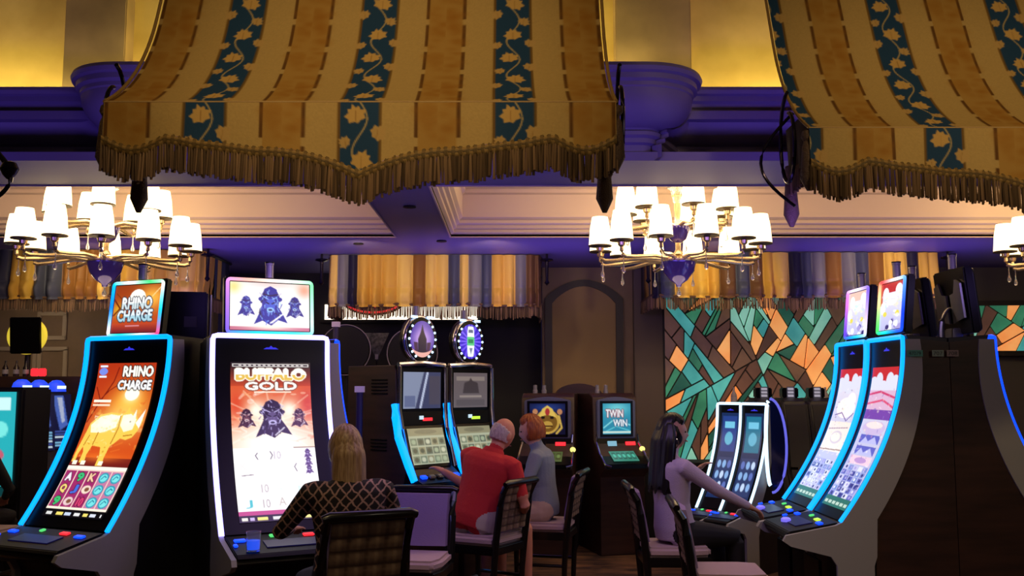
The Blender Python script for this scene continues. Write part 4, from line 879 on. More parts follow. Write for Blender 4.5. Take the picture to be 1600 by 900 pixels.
# ------------------------------------------------------------------ slant machines by the niche
def slant_machine(label, loc, rz, art, deckcol, w_=.5):
    t_ = thing('slot_machine', label, 'slot machine', loc, rz, 'low machines in front of the arched niche')
    MB().prism([(-.2, 0), (-.2, .74), (-.34, .82), (-.34, .86), (-.1, 1.02), (-.02, 1.1), (0, 1.50), (.1, 1.54), (.5, 1.54), (.5, 0)], -w_ / 2 - .03, w_ / 2 + .03).build('cabinet_body', M_wood, t_, bevel=.008, seg=1)
    fr = MB(); x = w_ / 2
    out = [(-x, 1.1), (-x, 1.46)] + [(-x + 2 * x * i / 10, 1.47 + .035 * math.sin(math.pi * i / 10)) for i in range(11)] + [(x, 1.46), (x, 1.1)]
    fr.prism(out, -.045, .0, 'y'); hs = fr.build('screen_hood', mat('blue grey plastic', (96, 100, 130), .35), t_, bevel=.008)
    MB().box((0, -.048, 1.29), (w_ - .06, .008, .35)).build('screen_bezel', M_bezel, hs)
    flat_screen('screen', art, w_ - .11, .30, Matrix.Translation((0, -.054, 1.29)), attr_mat('soft game screen', .9, .2), hs)
    pn = MB().prism([(-.09, 1.0), (-.05, 1.1), (.0, 1.1), (.0, 1.0)], -x, x).build('card_panel', M_bezel, t_, bevel=.004)
    MB().box((.13, -.08, 1.05), (.1, .015, .035), 0, R(-20)).build('credit_display', L_RED, pn); MB().box((-.06, -.08, 1.05), (.09, .015, .05), 0, R(-20)).build('player_display', led_mat('pale cyan', (140, 200, 225), .8) if deckcol[2] > 90 else M_bezel, pn)
    dk = MB().prism([(-.36, .83), (-.36, .87), (-.1, 1.0), (-.06, .9)], -x - .02, x + .02).build('slant_deck', M_bezel, t_, bevel=.006)
    cv = Canvas(36, 20, deckcol); rg = random.Random(5)
    for i in range(5): cv.rect(3 + i * 6.5, 4, 8 + i * 6.5, 16, [c * .7 for c in deckcol]); cv.ell(5.5 + i * 6.5, 10, 2, 3, [min(255, c * 1.4) for c in deckcol])
    flat_screen('deck_screen', cv, w_ - .14, .2, Matrix.Translation((0, -.235, .943)) @ Matrix.Rotation(R(-63.5), 4, 'X'), attr_mat('soft game screen', .9, .2), dk)
    for sg in (-1, 1): MB().tube([(sg * (x + .01), -.06, 1.14), (sg * (x + .015), -.07, 1.06), (sg * (x + .03), -.2, .96), (sg * (x + .03), -.37, .865), (sg * (x - .02), -.39, .85)], .011, 8).build('chrome_arm', M_chr, t_)
    MB().sphere((x + .025, -.15, 1.0), (.028, .03, .026), 12, 8).build('service_lamp', led_mat('yellow lamp', (230, 226, 120), 1.6), t_)
    for i, xx in enumerate((-.14, -.05)):
        MB().lathe([(.001, 0), (.025, 0), (.025, .03), (.02, .035), (.02, .08), (.001, .085)], 10, (xx, .12, 1.54)).build('candle_lamp', mat('frosted candle lamp', (150, 146, 150), .25, .2), t_)
    return t_
cvA = Canvas(56, 44, (10, 14, 44)); cvA.glow(28, 6, 40, 10, (40, 70, 150), .8)
cvA.ell(28, 26, 19, 17, (200, 160, 70)); cvA.ell(28, 27, 15, 13, (120, 84, 30)); cvA.ell(9, 12, 4, 4, (190, 130, 90)); cvA.ell(47, 12, 4, 4, (190, 130, 90)); cvA.poly([(14, 20), (20, 8), (28, 3), (36, 8), (42, 20), (28, 16)], (226, 190, 90)); cvA.ell(28, 12, 3.5, 5, (170, 50, 50))
for sg in (-1, 1): cvA.ell(28 + sg * 7, 20, 3, 2.2, (30, 20, 16)); cvA.line([(28 + sg * 18, 18), (28 + sg * 22, 34), (28 + sg * 14, 42)], 3, (206, 170, 80))
cvA.ell(28, 30, 8, 5, (190, 150, 66)); cvA.line([(20, 32), (36, 32)], 1.5, (70, 44, 20))
cvB = Canvas(50, 46, (30, 140, 170)); cvB.glow(25, 8, 30, 14, (110, 210, 220)); cvB.line([(2, 36), (20, 24), (48, 32)], 2, (140, 226, 230)); cvB.line([(4, 42), (24, 34), (46, 40)], 1.6, (90, 200, 214)); cvB.text('TWIN', 21, 15, 11, (240, 244, 246), 30, (120, 40, 60), 2, 1); cvB.text('WIN', 31, 29, 10, (236, 244, 250), 24, (20, 70, 110), 2, 1); cvB.rect(0, 41, 50, 44, (200, 230, 220))
qa = P(857, 860, 9.55); slant_machine('low slot machine showing a golden crest, behind the red-haired woman', (qa.x, 9.55, 0), R(-8), cvA, (70, 90, 50), .46)
qb = P(963, 860, 9.6); slant_machine('low slot machine with a turquoise screen, right of the golden crest game', (qb.x, 9.6, 0), R(14), cvB, (60, 140, 120), .40)
wc = P(908, 860, 10.4); o = thing('machine_stand', 'dark walnut cabinet between and behind the two low slot machines', 'cabinet', (wc.x, 10.42, 0), 0)
MB().box((0, .15, .74), (.42, .5, 1.48)).build('body', M_wood, o, bevel=.01); MB().prism([(-.30, 1.48)] + [(-.26 + .26 * (1 - math.cos(R(a))), 1.50 + .14 * math.sin(R(a))) for a in range(0, 181, 15)] + [(.28, 1.48)], .1, .3, 'y').build('arched_top', M_wood, o, bevel=.008)
MB().box((-.05, -.105, 1.44), (.14, .01, .05)).build('number_plate', mat('pale plate', (150, 140, 130), .5), o)
# glasses and bottles on the bank tops
def bottle(label, c, s_, col, group='small bottles on the machine tops'):
    t_ = thing('bottle', label, 'bottle', c, 0, group)
    MB().lathe([(.001, 0), (.03 * s_, 0), (.032 * s_, .01), (.032 * s_, .10 * s_), (.012 * s_, .14 * s_), (.011 * s_, .18 * s_), (.001, .18 * s_)], 12).build('glass', mat('bottle ' + str(col), col, .15, coat=.4), t_)
    MB().lathe([(.0325 * s_, .03 * s_), (.0335 * s_, .03 * s_), (.0335 * s_, .08 * s_), (.0325 * s_, .08 * s_)], 12).build('paper_band', mat('bottle band', (170, 165, 175), .6), t_); return t_
# dark row of machine backs under the glass wall
bk_lb = ['dark machine back under the stained glass, left of the row', 'dark machine back under the stained glass, second of the row', 'dark machine back under the stained glass, third of the row', 'dark machine back under the stained glass, right of the row']
for i, px in enumerate((1200, 1242, 1284, 1326)):
    d = 9.4; q = P(px, 622, d); t_ = thing('slot_machine', bk_lb[i], 'slot machine', (q.x, d, 0), 0, 'dark machine backs under the glass wall')
    MB().prism([(-.3, 0), (-.3, .62), (-.16, .8), (-.08, 1.2), (.0, q.z - .04), (.1, q.z), (.4, q.z), (.44, q.z - .1), (.44, 0)], -.127, .127).build('cabinet_body', M_body, t_, bevel=.03, seg=3)
    MB().box((0, .2, q.z + .05), (.16, .12, .10)).build('topper_base', M_bezel, t_, bevel=.01)
    cv = Canvas(12, 16, (60, 56, 66)); [cv.rect(2, 2 + k * 4.6, 10, 5 + k * 4.6, (190, 180, 196)) for k in range(3)]
    flat_screen('info_plate', cv, .08, .11, Matrix.Translation((0, .135, q.z + .055)), attr_mat('dim game screen', .75, .2), t_)
    MB().box((-.07, -.15, .82), (.07, .012, .05)).build('status_light', led_mat('lilac', (120, 130, 220), .8) if i == 0 else M_bezel, t_)
    if i == 2: MB().tube([(.09, -.08, 1.22), (.09, -.11, 1.08)], .016, 8).build('edge_light', L_CYAN, t_)
for i, (px, lb) in enumerate(((1147, 'small labelled bottle behind the white-lit pod, leftmost'), (1290, 'small clear bottle at the right of the dark row'))):
    q = P(px, 632, 10.1); bottle(lb, (q.x, 10.1, q.z), 1.0, (150, 140, 150))
    sh_ = MB().box((q.x, 10.1, q.z / 2), (.22, .22, q.z)).build('machine_pedestal', M_body, None, bevel=.01); tag(sh_, ('narrow dark pedestal under the leftmost bottle', 'narrow dark pedestal under the clear bottle')[i], 'pedestal')
low = MB().box((P(1080, 750, 10.6).x, 10.6, .40), (1.4, .5, .8)).build('low_partition', M_dark, None, bevel=.01); tag(low, 'low black partition under the left half of the stained glass', 'partition')

# ------------------------------------------------------------------ far left machines
def small_machine(label, px, d, rz, seed):
    q = P(px, 640, d); t_ = thing('slot_machine', label, 'slot machine', (q.x, d, 0), rz, 'small machines at the far left with blue domes'); zt = P(px, 612, d).z; h = zt; w_ = .29
    MB().prism([(-.3, 0), (-.3, .6), (-.2, .7), (-.05, .95), (0, h), (.4, h), (.4, 0)], -w_ / 2 + .01, w_ / 2 - .01).build('cabinet_body', M_body, t_, bevel=.02, seg=2)
    cv = Canvas(22, 60, (14, 20, 60)); rg = random.Random(seed); cv.poly([(3, 2), (14, 2), (18, 34), (10, 40)], (80, 110, 200)); cv.poly([(8, 4), (13, 4), (15, 30), (12, 32)], (190, 200, 230))
    for k in range(6): cv.rect(3, 40 + k * 3, 19, 42 + k * 3, rg.choice([(130, 190, 230), (60, 80, 160), (210, 230, 245), (30, 40, 90)]))
    M = Matrix.Translation((0, -.042, (h + .95) / 2)) @ Matrix.Rotation(R(-6), 4, 'X'); flat_screen('screen', cv, .24, h - 1.0, M, attr_mat('dim game screen', .75, .2), t_)
    dm = MB().lathe([(.001, .12), (.04, .115), (.075, .085), (.09, .04), (.095, 0), (.001, 0)], 18, (0, .06, h)).build('dome_lamp', led_mat('blue dome', (40, 80, 255), 1.0), t_)
    MB().box((0, -.03, h + .045), (.09, .012, .03)).build('dome_badge', L_ICE, dm)
    dk = MB().prism([(-.36, .6), (-.36, .64), (-.2, .72), (-.18, .62)], -w_ / 2 - .01, w_ / 2 + .01).build('button_deck', M_bezel, t_, bevel=.006)
    MB().box((0, -.28, .69), (.1, .04, .02)).build('button', L_BLUE if seed != 2 else L_RED, dk, bevel=.004)
    return t_
for px, d, s_, lb in ((38, 9.25, 1, 'small blue-domed slot machine at the far left, nearest of three'), (65, 9.61, 2, 'small blue-domed slot machine at the far left, middle of three'), (92, 9.97, 3, 'small blue-domed slot machine at the far left, farthest of three')):
    small_machine(lb, px, d, R(58), s_)
q = P(-22, 680, 8.3); t_ = thing('slot_machine', 'tall slot machine with a turquoise screen cut by the left edge', 'slot machine', (q.x, 8.3, 0), R(0))
MB().box((0, .25, .8), (.62, .5, 1.6)).build('cabinet_body', M_body, t_, bevel=.02)
cv = Canvas(40, 60, (40, 170, 180)); cv.rect(4, 4, 36, 12, (200, 240, 240)); cv.ell(24, 40, 9, 5, (190, 90, 110)); cv.glow(10, 50, 10, 10, (210, 240, 220)); cv.ell(30, 24, 5, 5, (120, 226, 220))
flat_screen('screen', cv, .5, .8, Matrix.Translation((0, -.012, 1.16)), M_scr, t_)
MB().prism([(-.25, .62), (-.25, .68), (0, .76), (0, .62)], -.3, .3).build('button_deck', M_bezel, t_, bevel=.006)
sh = MB().box((P(28, 560, 9.6).x, 10.55, P(28, 588, 10.3).z / 2), (1.6, .35, P(28, 588, 10.3).z)).build('back_counter', M_wood, None, bevel=.01); tag(sh, 'wooden back counter with bottles behind the small blue-domed machines', 'counter')
zc_ = P(28, 588, 10.3).z
for i, (px, col) in enumerate(((8, (40, 30, 36)), (25, (54, 40, 44)), (40, (36, 34, 44)))):
    bottle('dark bottle on the back counter at the far left, %s' % ('leftmost', 'middle one', 'right of three')[i], (P(px, 588, 10.5).x, 10.5, zc_), .95, col, 'bottles on the back counter')
for i, px in enumerate((54, 66)):
    q = P(px, 588, 10.45); o = MB().box((q.x, 10.45, zc_ + .045), (.075, .05, .085)).build('red_led_display', L_RED, None, bevel=.01); tag(o, 'small glowing red display on the back counter, %s of two' % ('left', 'right')[i], 'display', 'red displays on the back counter')
# oval yellow sign with a dark monitor in front of it
q = P(45, 525, 10.64); t_ = thing('oval_sign', 'glowing yellow oval sign behind a dark monitor at the far left', 'sign', (q.x, 10.64, q.z), R(-6))
MB().lathe([(.001, .06), (.22, .06), (.24, .03), (.22, 0), (.001, 0)], 32).xf(Matrix.Rotation(R(90), 4, 'X') @ Matrix.Diagonal((1, .86, 1, 1))).build('yellow_oval', mat('yellow lit acrylic', (220, 200, 70), .4, emit=(226, 200, 60), strength=.8), t_)
MB().box((.04, -.12, 0), (.33, .06, .40), R(4), R(6)).build('monitor', M_bezel, t_, bevel=.01); MB().tube([(0, 0, -.19), (0, 0, zc_ - q.z)], .03, 10).build('post', M_body, t_)

# ------------------------------------------------------------------ dark middle ground between the carousel and the oval toppers
for i, (px, py, r_, lb) in enumerate(((541, 547, .25, 'black oval sign back with a thin pale rim, left of the pennant'), (645, 552, .25, 'black oval sign back with a thin pale rim behind the tower topper'))):
    d = 9.6; q = P(px, py, d); t_ = thing('oval_sign', lb, 'sign', tuple(q), 0, 'black oval sign backs')
    MB().lathe([(.001, .05), (r_ * .93, .05), (r_, .02), (r_, 0), (.001, 0)], 40).xf(Matrix.Rotation(R(90), 4, 'X')).build('disc', M_dark, t_)
    MB().tube([(r_ * math.cos(R(a)), -.05, r_ * math.sin(R(a))) for a in range(0, 360, 8)], .005, 6, True, up=(0, 1, 0)).build('rim', mat('pale rim', (150, 140, 160), .4), t_)
    MB().tube([(0, .03, -r_ + .02), (0, .03, -q.z)], .02, 8).build('post', M_dark, t_)
q = P(589, 542, 9.7); t_ = thing('pennant', 'small grey triangular pennant in the dark gap', 'pennant', tuple(q), 0)
MB().prism([(-.12, .14), (.12, .14), (0, -.14)], -.01, .01, 'y').build('cloth', mat('grey pennant', (110, 108, 110), .7, noise=(30, (50, 50, 54))), t_); MB().box((0, -.012, -.1), (.03, .01, .05)).build('tip_badge', mat('pale badge', (190, 186, 180), .5), t_)
MB().tube([(0, .015, .1), (0, .015, -q.z)], .01, 6).build('pole', M_dark, t_)
a, b = P(508, 476, 12.56), P(746, 500, 12.56); t_ = thing('lightbox', 'long white lit strip glimpsed under the middle drape', 'lightbox', ((a.x + b.x) / 2, 12.57, (a.z + b.z) / 2))
MB().box((0, 0, 0), (b.x - a.x, .06, a.z - b.z)).build('diffuser', mat('warm lightbox', (250, 240, 220), .6, emit=(255, 240, 214), strength=1.6), t_); MB().box((0, -.02, (b.z - a.z) / 2 - .02), (b.x - a.x + .1, .1, .04)).build('rail', M_dark, t_)
q = P(584, 468, 11.35); t_ = thing('neon_sign', 'dark oval sign with a red neon rim hanging below the middle drape', 'sign', tuple(q), 0)
MB().lathe([(.001, .05), (.36, .05), (.38, .02), (.38, 0), (.001, 0)], 40).xf(Matrix.Rotation(R(90), 4, 'X') @ Matrix.Diagonal((1, .5, 1, 1))).build('board', mat('brown sign board', (50, 24, 22), .6), t_)
MB().tube([(.34 * math.cos(R(a)), -.06, .158 * math.sin(R(a))) for a in range(0, 360, 8)], .011, 8, True, up=(0, 1, 0)).build('neon_rim', L_RED, t_)
nl = MB(); nl.tube([(-.03, -.06, .02), (.03, -.06, -.04), (.03, -.06, -.10)], .008, 6); nl.tube([(.09, -.06, .02), (.03, -.06, -.04)], .008, 6); nl.build('neon_letter', L_RED, t_)
MB().tube([(0, -.02, .18), (0, -.02, SOF - q.z)], .01, 6).build('hanging_rod', M_iron, t_)
for i, (px, py, d, lb) in enumerate(((525, 510, 9.4, 'small pale box fixed left of the black oval sign'), (562, 612, 7.9, 'white cap on a slim post beside the walnut cabinet'))):
    q = P(px, py, d); t_ = thing('post_with_cap', lb, 'post', (q.x, d, 0)); MB().tube([(0, 0, 0), (0, 0, q.z)], .028, 10).build('post', mat('violet post', (60, 50, 96), .4), t_); MB().box((0, 0, q.z + .02), (.075, .06, .05)).build('cap', mat('pale lilac cap', (196, 176, 200), .5, emit=(190, 160, 200), strength=.25), t_)
# dark monitor backs between the rhino and buffalo machines
q = P(288, 493, 7.3); t_ = thing('monitor_back', 'black back of a monitor beside the rhino topper', 'monitor', (q.x, 7.3, 0), R(12))
MB().box((0, 0, q.z), (.34, .08, .36)).build('housing', M_bezel, t_, bevel=.012); MB().box((.05, -.045, q.z - .05), (.09, .01, .08)).build('vent_plate', mat('grey vent plate', (70, 66, 80), .5), t_)
MB().box((0, .03, (q.z - .18) / 2), (.10, .10, q.z - .18)).build('column', M_body, t_, bevel=.01); MB().tube([(.19, 0, q.z + .16), (.19, 0, q.z - .16)], .012, 8).build('edge_rail', M_silver, t_)
# ------------------------------------------------------------------ chairs
M_frame = mat('black lacquer chair frame', (12, 9, 11), .3, coat=.3); M_cush = mat('pale mauve upholstery', (186, 160, 168), .85, bump=(90, .1)); M_cushback = mat('lavender chair back', (150, 128, 176), .85, bump=(90, .1))
def plaid():
    cv = Canvas(40, 44, (92, 72, 62)); 
    for i in range(4): cv.rect(i * 10 + 1.2, 0, i * 10 + 8.8, 44, (118, 96, 84)); cv.rect(i * 10 + 4, 0, i * 10 + 6, 44, (140, 118, 100))
    for j in range(6): cv.rect(0, j * 7.5, 40, j * 7.5 + 1.4, (66, 50, 46)); cv.rect(0, j * 7.5 + 3.6, 40, j * 7.5 + 5, (130, 108, 92), .5)
    return cv
def slot_chair(label, loc, rz, group='slot players\' chairs', H=.97):
    t_ = thing('casino_chair', label, 'chair', loc, rz, group)
    MB().prism([(-.22, -.21), (.22, -.21), (.235, .1), (.2, .22), (-.2, .22), (-.235, .1)], .46, .53, 'z').build('seat', M_cush, t_, bevel=.022, seg=3)
    MB().prism([(-.23, -.23), (.23, -.23), (.24, .1), (.21, .23), (-.21, .23), (-.24, .1)], .40, .462, 'z').build('seat_frame', M_frame, t_, bevel=.008)
    n_ = 12; zz = np.linspace(.56, H, n_); yb = lambda z: -.22 - .10 * ((z - .5) / .5) ** 1.5
    rows = [[(-.19, yb(z) - .005, z), (.19, yb(z) - .005, z), (.18, yb(z) + .035, z), (0, yb(z) + .05, z), (-.18, yb(z) + .035, z)] for z in zz]
    MB().rings(rows).build('backrest', M_cushback, t_, smooth=70)
    cv = PL; u = np.linspace(-.185, .185, cv.w); v = np.linspace(H - .005, .57, cv.h); U, V = np.meshgrid(u, v)
    Yb = -.22 - .10 * ((V - .5) / .5) ** 1.5 - .012 - .016 * np.abs(np.sin((U + .185) / .37 * math.pi * 4)) * (.8 + .2 * np.sin(V * 90))
    grid_mesh('tufted_back_panel', np.stack([U, Yb, V], -1), cv.out(), M_fab, t_)
    for sg in (-1, 1):
        MB().tube([(sg * .205, -.19, .0), (sg * .205, -.2, .25), (sg * .21, yb(.5), .5), (sg * .21, yb(.75), .75), (sg * .21, yb(H - .05), H - .05), (sg * .21, yb(H + .02) - .02, H + .015)], [.02, .023, .027, .026, .024, .02], 8).build('back_post', M_frame, t_)
        MB().tube([(sg * .2, .19, .0), (sg * .205, .19, .25), (sg * .21, .19, .42)], [.018, .021, .025], 8).build('leg', M_frame, t_)
        MB().tube([(sg * .205, .19, .2), (sg * .205, -.19, .2)], .013, 8).build('stretcher', M_frame, t_)
    MB().tube([(-.235, yb(H + .01) - .02, H + .015), (-.2, yb(H + .01) - .025, H + .025), (.2, yb(H + .01) - .025, H + .025), (.235, yb(H + .01) - .02, H + .015)], [.02, .026, .026, .02], 10).build('top_rail', M_frame, t_)
    MB().tube([(-.205, .19, .16), (.205, .19, .16)], .013, 8).build('foot_rail', M_silver, t_)
    return t_
PL = plaid()
ch0 = slot_chair('dark-framed chair under the blonde woman, its back to the viewer', (-.83, 4.95, 0), R(28))
CH = []
def put_chair(label, x, y, rz):
    if not CH:
        CH.append(slot_chair(label, (x, y, 0), R(rz), H=.89)); return CH[0]
    c = copy_tree(CH[0]); c.location = (x, y, 0); c.rotation_euler = (0, 0, R(rz)); c['label'] = label; return c
q = P(646, 830, 6.45); put_chair('empty chair turned to the viewer showing its lavender backrest', q.x, 6.3, 170)
put_chair('chair of the man in the red shirt with a tufted plaid back', -.20, 7.30, 60)
put_chair('chair of the red-haired woman with a tufted plaid back', .27, 7.97, 76)
put_chair('chair under the dark-haired woman, seen from the side', 1.12, 6.8, -90)
q = P(1130, 890, 5.95); put_chair('empty chair in front of the dark-haired woman, cut by the lower edge', q.x + .0, 5.85, -94)
q = P(-6, 780, 7.72); put_chair('chair in shadow at the lower left edge', q.x + .02, 7.47, -5)

# ------------------------------------------------------------------ people
def frame(d, hint=Vector((0, 0, 1))):
    d = d.normalized()
    if abs(d.dot(hint)) > .95: hint = Vector((0, 1, 0))
    x = hint.cross(d).normalized(); return x, d.cross(x).normalized(), d
def limb(m_, pts, rad, n=14):
    """closed tapered limb through pts with rounded ends"""
    pts = [Vector(p) for p in pts]; path, rr = [], []
    for i in range(len(pts) - 1):
        for k in range(5):
            t = k / 5; path.append(pts[i].lerp(pts[i + 1], t)); rr.append(rad[i] * (1 - t) + rad[i + 1] * t)
    path.append(pts[-1]); rr.append(rad[-1])
    d0 = (path[0] - path[1]).normalized(); d1 = (path[-1] - path[-2]).normalized()
    path = [path[0] + d0 * rr[0] * .9, path[0] + d0 * rr[0] * .6] + path + [path[-1] + d1 * rr[-1] * .6, path[-1] + d1 * rr[-1] * .9]
    rr = [rr[0] * .3, rr[0] * .78] + rr + [rr[-1] * .78, rr[-1] * .3]
    m_.tube(path, rr, n)
def head_mesh(m_, M):
    """skull, brow, nose, lips, chin, ears; local face towards +Y, centre between the ears, 0.23 m tall"""
    rings = []
    for i in range(23):
        a = -math.pi / 2 + math.pi * (.02 + .96 * i / 22); ring = []
        for k in range(28):
            b = 2 * math.pi * k / 28; x, y, z = math.cos(a) * math.cos(b), math.cos(a) * math.sin(b), math.sin(a)
            rx, ry, rz = .076, .094, .115
            if z < 0: rx *= 1 - .30 * (-z) ** 1.3; ry *= 1 - .12 * (-z)
            p = Vector((x * rx, y * ry - .004 + (.012 * max(0, -z) if y > 0 else -.006 * max(0, z)), z * rz))
            f = max(0, y) ** 4
            if f > .05:
                nose = math.exp(-((x / .16) ** 2)) * math.exp(-(((z + .16) / .2) ** 2)); p.y += .022 * nose * f
                p.y -= .007 * math.exp(-(((abs(x) - .36) / .15) ** 2)) * math.exp(-(((z - .06) / .12) ** 2))
                p.y += .005 * math.exp(-(((z - .24) / .12) ** 2)) + .006 * math.exp(-((x / .3) ** 2)) * math.exp(-(((z + .52) / .1) ** 2)) + .006 * math.exp(-((x / .3) ** 2)) * math.exp(-(((z + .85) / .12) ** 2))
            ring.append(M @ p)
        rings.append(ring)
    m_.rings(rings)
    for sg in (-1, 1): m_.sphere(M @ Vector((sg * .076, -.008, -.012)), (.012, .02, .034), 10, 8, M.to_3x3())
def hand(m_, wrist, elbow, M_up, sd, curl=.5, s_=1.0):
    """palm, four unequal bent fingers and a thumb leaving the side of the palm"""
    d = (wrist - elbow).normalized(); side = d.cross(M_up).normalized() * sd; nrm = side.cross(d).normalized() * sd
    for k in range(5): 
        t = (k - 2) / 2; limb(m_, [wrist + side * t * .012, wrist + d * .075 * s_ + side * t * .03], [.016, .012], 8)
    for k, L in enumerate((.068, .078, .072, .056)):
        b = wrist + d * .078 * s_ + side * (-.03 + .02 * k); c1 = math.cos(curl * .6); s1 = math.sin(curl * .6); c2 = math.cos(curl * 1.5); s2 = math.sin(curl * 1.5)
        p1 = b + (d * c1 - nrm * s1) * L * .5; p2 = p1 + (d * c2 - nrm * s2) * L * .5; limb(m_, [b, p1, p2], [.0095, .0088, .0075], 8)
    b = wrist + d * .025 - side * .028; p1 = b + (d * .7 - side * .7).normalized() * .036; p2 = p1 + (d * .95 - side * .2 - nrm * .25).normalized() * .03; limb(m_, [b, p1, p2], [.013, .0105, .009], 8)
def ik(a, b, l1, l2, pole):
    v = b - a; D = min(v.length, (l1 + l2) * .995); v = v.normalized(); x = (l1 * l1 - l2 * l2 + D * D) / (2 * D); h = math.sqrt(max(0, l1 * l1 - x * x))
    p = (pole - v * pole.dot(v)).normalized(); return a + v * x + p * h, a + v * D
def person(label, loc, rz, mats, lean=(0, 0, 0), head_rot=(0, 0, 0), lh=None, rh=None, lpole=(-1, -.4, -.6), rpole=(1, -.4, -.6), seat=.53, build=1.0, sleeve=.5, pants=1.0, knees=((-.11, .42), (.11, .42)), hs=1.0, tor=1.0):
    """facing +Y, hips over the origin; mats = skin, top, bottom, shoe"""
    t_ = thing('person', label, 'person', loc, rz)
    m_ = MB(); hip = Vector((0, 0, seat + .09)); Rm = Matrix.Rotation(R(lean[2]), 3, 'Z') @ Matrix.Rotation(R(lean[1]), 3, 'Y') @ Matrix.Rotation(R(-lean[0]), 3, 'X')
    U = lambda x, y, z: hip + Rm @ Vector((x, y, z * tor))
    bones = []
    secs = [(-.06, .17, .125, 0), (.02, .175, .13, -.005), (.10, .16, .12, -.01), (.19, .15, .11, -.015), (.29, .165, .115, -.012), (.38, .185, .115, -.02), (.44, .19, .10, -.03), (.485, .15, .08, -.03), (.51, .075, .06, -.022), (.53, .05, .05, -.018)]
    n_ = 22; m_.rings([[U(rx * build * math.cos(2 * math.pi * k / n_), cy + ry * build * math.sin(2 * math.pi * k / n_), z) for k in range(n_)] for z, rx, ry, cy in secs])
    bones.append((U(0, 0, -.05), U(0, -.01, .46), 'top', .13)); bones.append((U(0, 0, -.13), U(0, 0, -.10), 'bot', .12))
    neck0, neck1 = U(0, -.02, .47), U(0, .015, .60); limb(m_, [neck0, neck1], [.06 * hs, .052 * hs], 14); bones.append((U(0, -.01, .545), neck1, 'skin', .05))
    hc = U(0, .03, .665); Rh = Rm @ Matrix.Rotation(R(head_rot[2]), 3, 'Z') @ Matrix.Rotation(R(head_rot[1]), 3, 'Y') @ Matrix.Rotation(R(-head_rot[0]), 3, 'X'); MH = Matrix.Translation(hc) @ Rh.to_4x4() @ Matrix.Scale(hs, 4)
    head_mesh(m_, MH); bones.append((hc + Rh @ Vector((0, 0, -.06)), hc + Rh @ Vector((0, 0, .06)), 'skin', .09))
    for sg, tgt, pole in ((-1, lh, lpole), (1, rh, rpole)):
        sh_ = U(sg * .175 * build, -.02, .445)
        if tgt is None: tgt = (sg * .15, .28, seat + .2)
        el, wr = ik(sh_, Vector(tgt), .29, .25, Vector(pole))
        limb(m_, [U(sg * .13, -.02, .44), sh_, el, wr], [.062 * build, .058 * build, .042, .029]); hand(m_, wr, el, Vector((0, 0, 1)), sg)
        cut = sh_.lerp(el, min(1, sleeve)); bones.append((sh_, cut, 'top', .055))
        if sleeve < 1: bones.append((cut, el, 'skin', .045)); bones.append((el, wr, 'skin', .035))
        else: bones.append((el, el.lerp(wr, min(1, sleeve - 1)), 'top', .036))
        e2 = wr + (wr - el).normalized() * .15; bones.append((el.lerp(wr, .97), e2, 'skin', .03))
    for sg, (kx, ky) in zip((-1, 1), knees):
        h0 = hip + Vector((sg * .085, 0, -.02)); kn = Vector((kx, ky, seat + .03)); an = Vector((kx * 1.0, ky + .03, .09)); toe = Vector((kx * 1.05, ky + .17, .035))
        limb(m_, [h0, h0.lerp(kn, .5), kn, kn.lerp(an, .35), an], [.10 * build, .085 * build, .06, .056, .038]); limb(m_, [an + Vector((0, -.04, -.05)), an + Vector((0, .05, -.045)), toe], [.04, .042, .03], 10)
        if pants >= 1: bones.append((h0, kn, 'bot', .08)); bones.append((kn, an, 'bot', .05))
        else: c = h0.lerp(kn, pants + .35); bones.append((h0, c, 'bot', .085)); bones.append((c, kn, 'skin', .06)); bones.append((kn, an, 'skin', .045))
        bones.append((an + Vector((0, 0, -.04)), toe, 'shoe', .04))
    me = bpy.data.meshes.new('body'); me.from_pydata(m_.v, [], m_.f); bm = bmesh.new(); bm.from_mesh(me); bmesh.ops.recalc_face_normals(bm, faces=bm.faces); bm.to_mesh(me); bm.free()
    ob = bpy.data.objects.new('body', me); COL.objects.link(ob)
    rm = ob.modifiers.new('r', 'REMESH'); rm.mode = 'VOXEL'; rm.voxel_size = .0085; sm = ob.modifiers.new('s', 'SMOOTH'); sm.factor = .5; sm.iterations = 3
    dg = bpy.context.evaluated_depsgraph_get(); me2 = bpy.data.meshes.new_from_object(ob.evaluated_get(dg)); bpy.data.objects.remove(ob)
    order = ['skin', 'top', 'bot', 'shoe']
    for k in range(4): me2.materials.append(mats[k])
    nP = len(me2.polygons); c = np.empty(nP * 3, np.float32); me2.polygons.foreach_get('center', c); c = c.reshape(-1, 3); best = np.full(nP, 1e9); mi = np.zeros(nP, np.int32)
    for a, b, lab, rr in bones:
        a_, b_ = np.array(a), np.array(b); ab = b_ - a_; t = np.clip(((c - a_) @ ab) / (ab @ ab + 1e-9), 0, 1); d = np.linalg.norm(c - a_ - t[:, None] * ab, axis=1) - rr
        s_ = d < best; best[s_] = d[s_]; mi[s_] = order.index(lab)
    me2.polygons.foreach_set('material_index', mi); me2.polygons.foreach_set('use_smooth', np.ones(nP, bool))
    body = bpy.data.objects.new('body', me2); COL.objects.link(body); body.parent = t_
    for sg in (-1, 1):
        ey = MB().sphere(MH @ Vector((sg * .031, .081, .008)), (.011, .007, .006), 10, 6, MH.to_3x3()); ey.build('eye', mat('dark eye', (40, 28, 24), .2), t_)
    mo = MB(); mo.tube([MH @ Vector((x, .096 - 9 * x * x, -.056)) for x in np.linspace(-.024, .024, 9)], .0045, 6); mo.build('lips', mat('lips', (150, 80, 80), .5), t_)
    return t_, MH, U
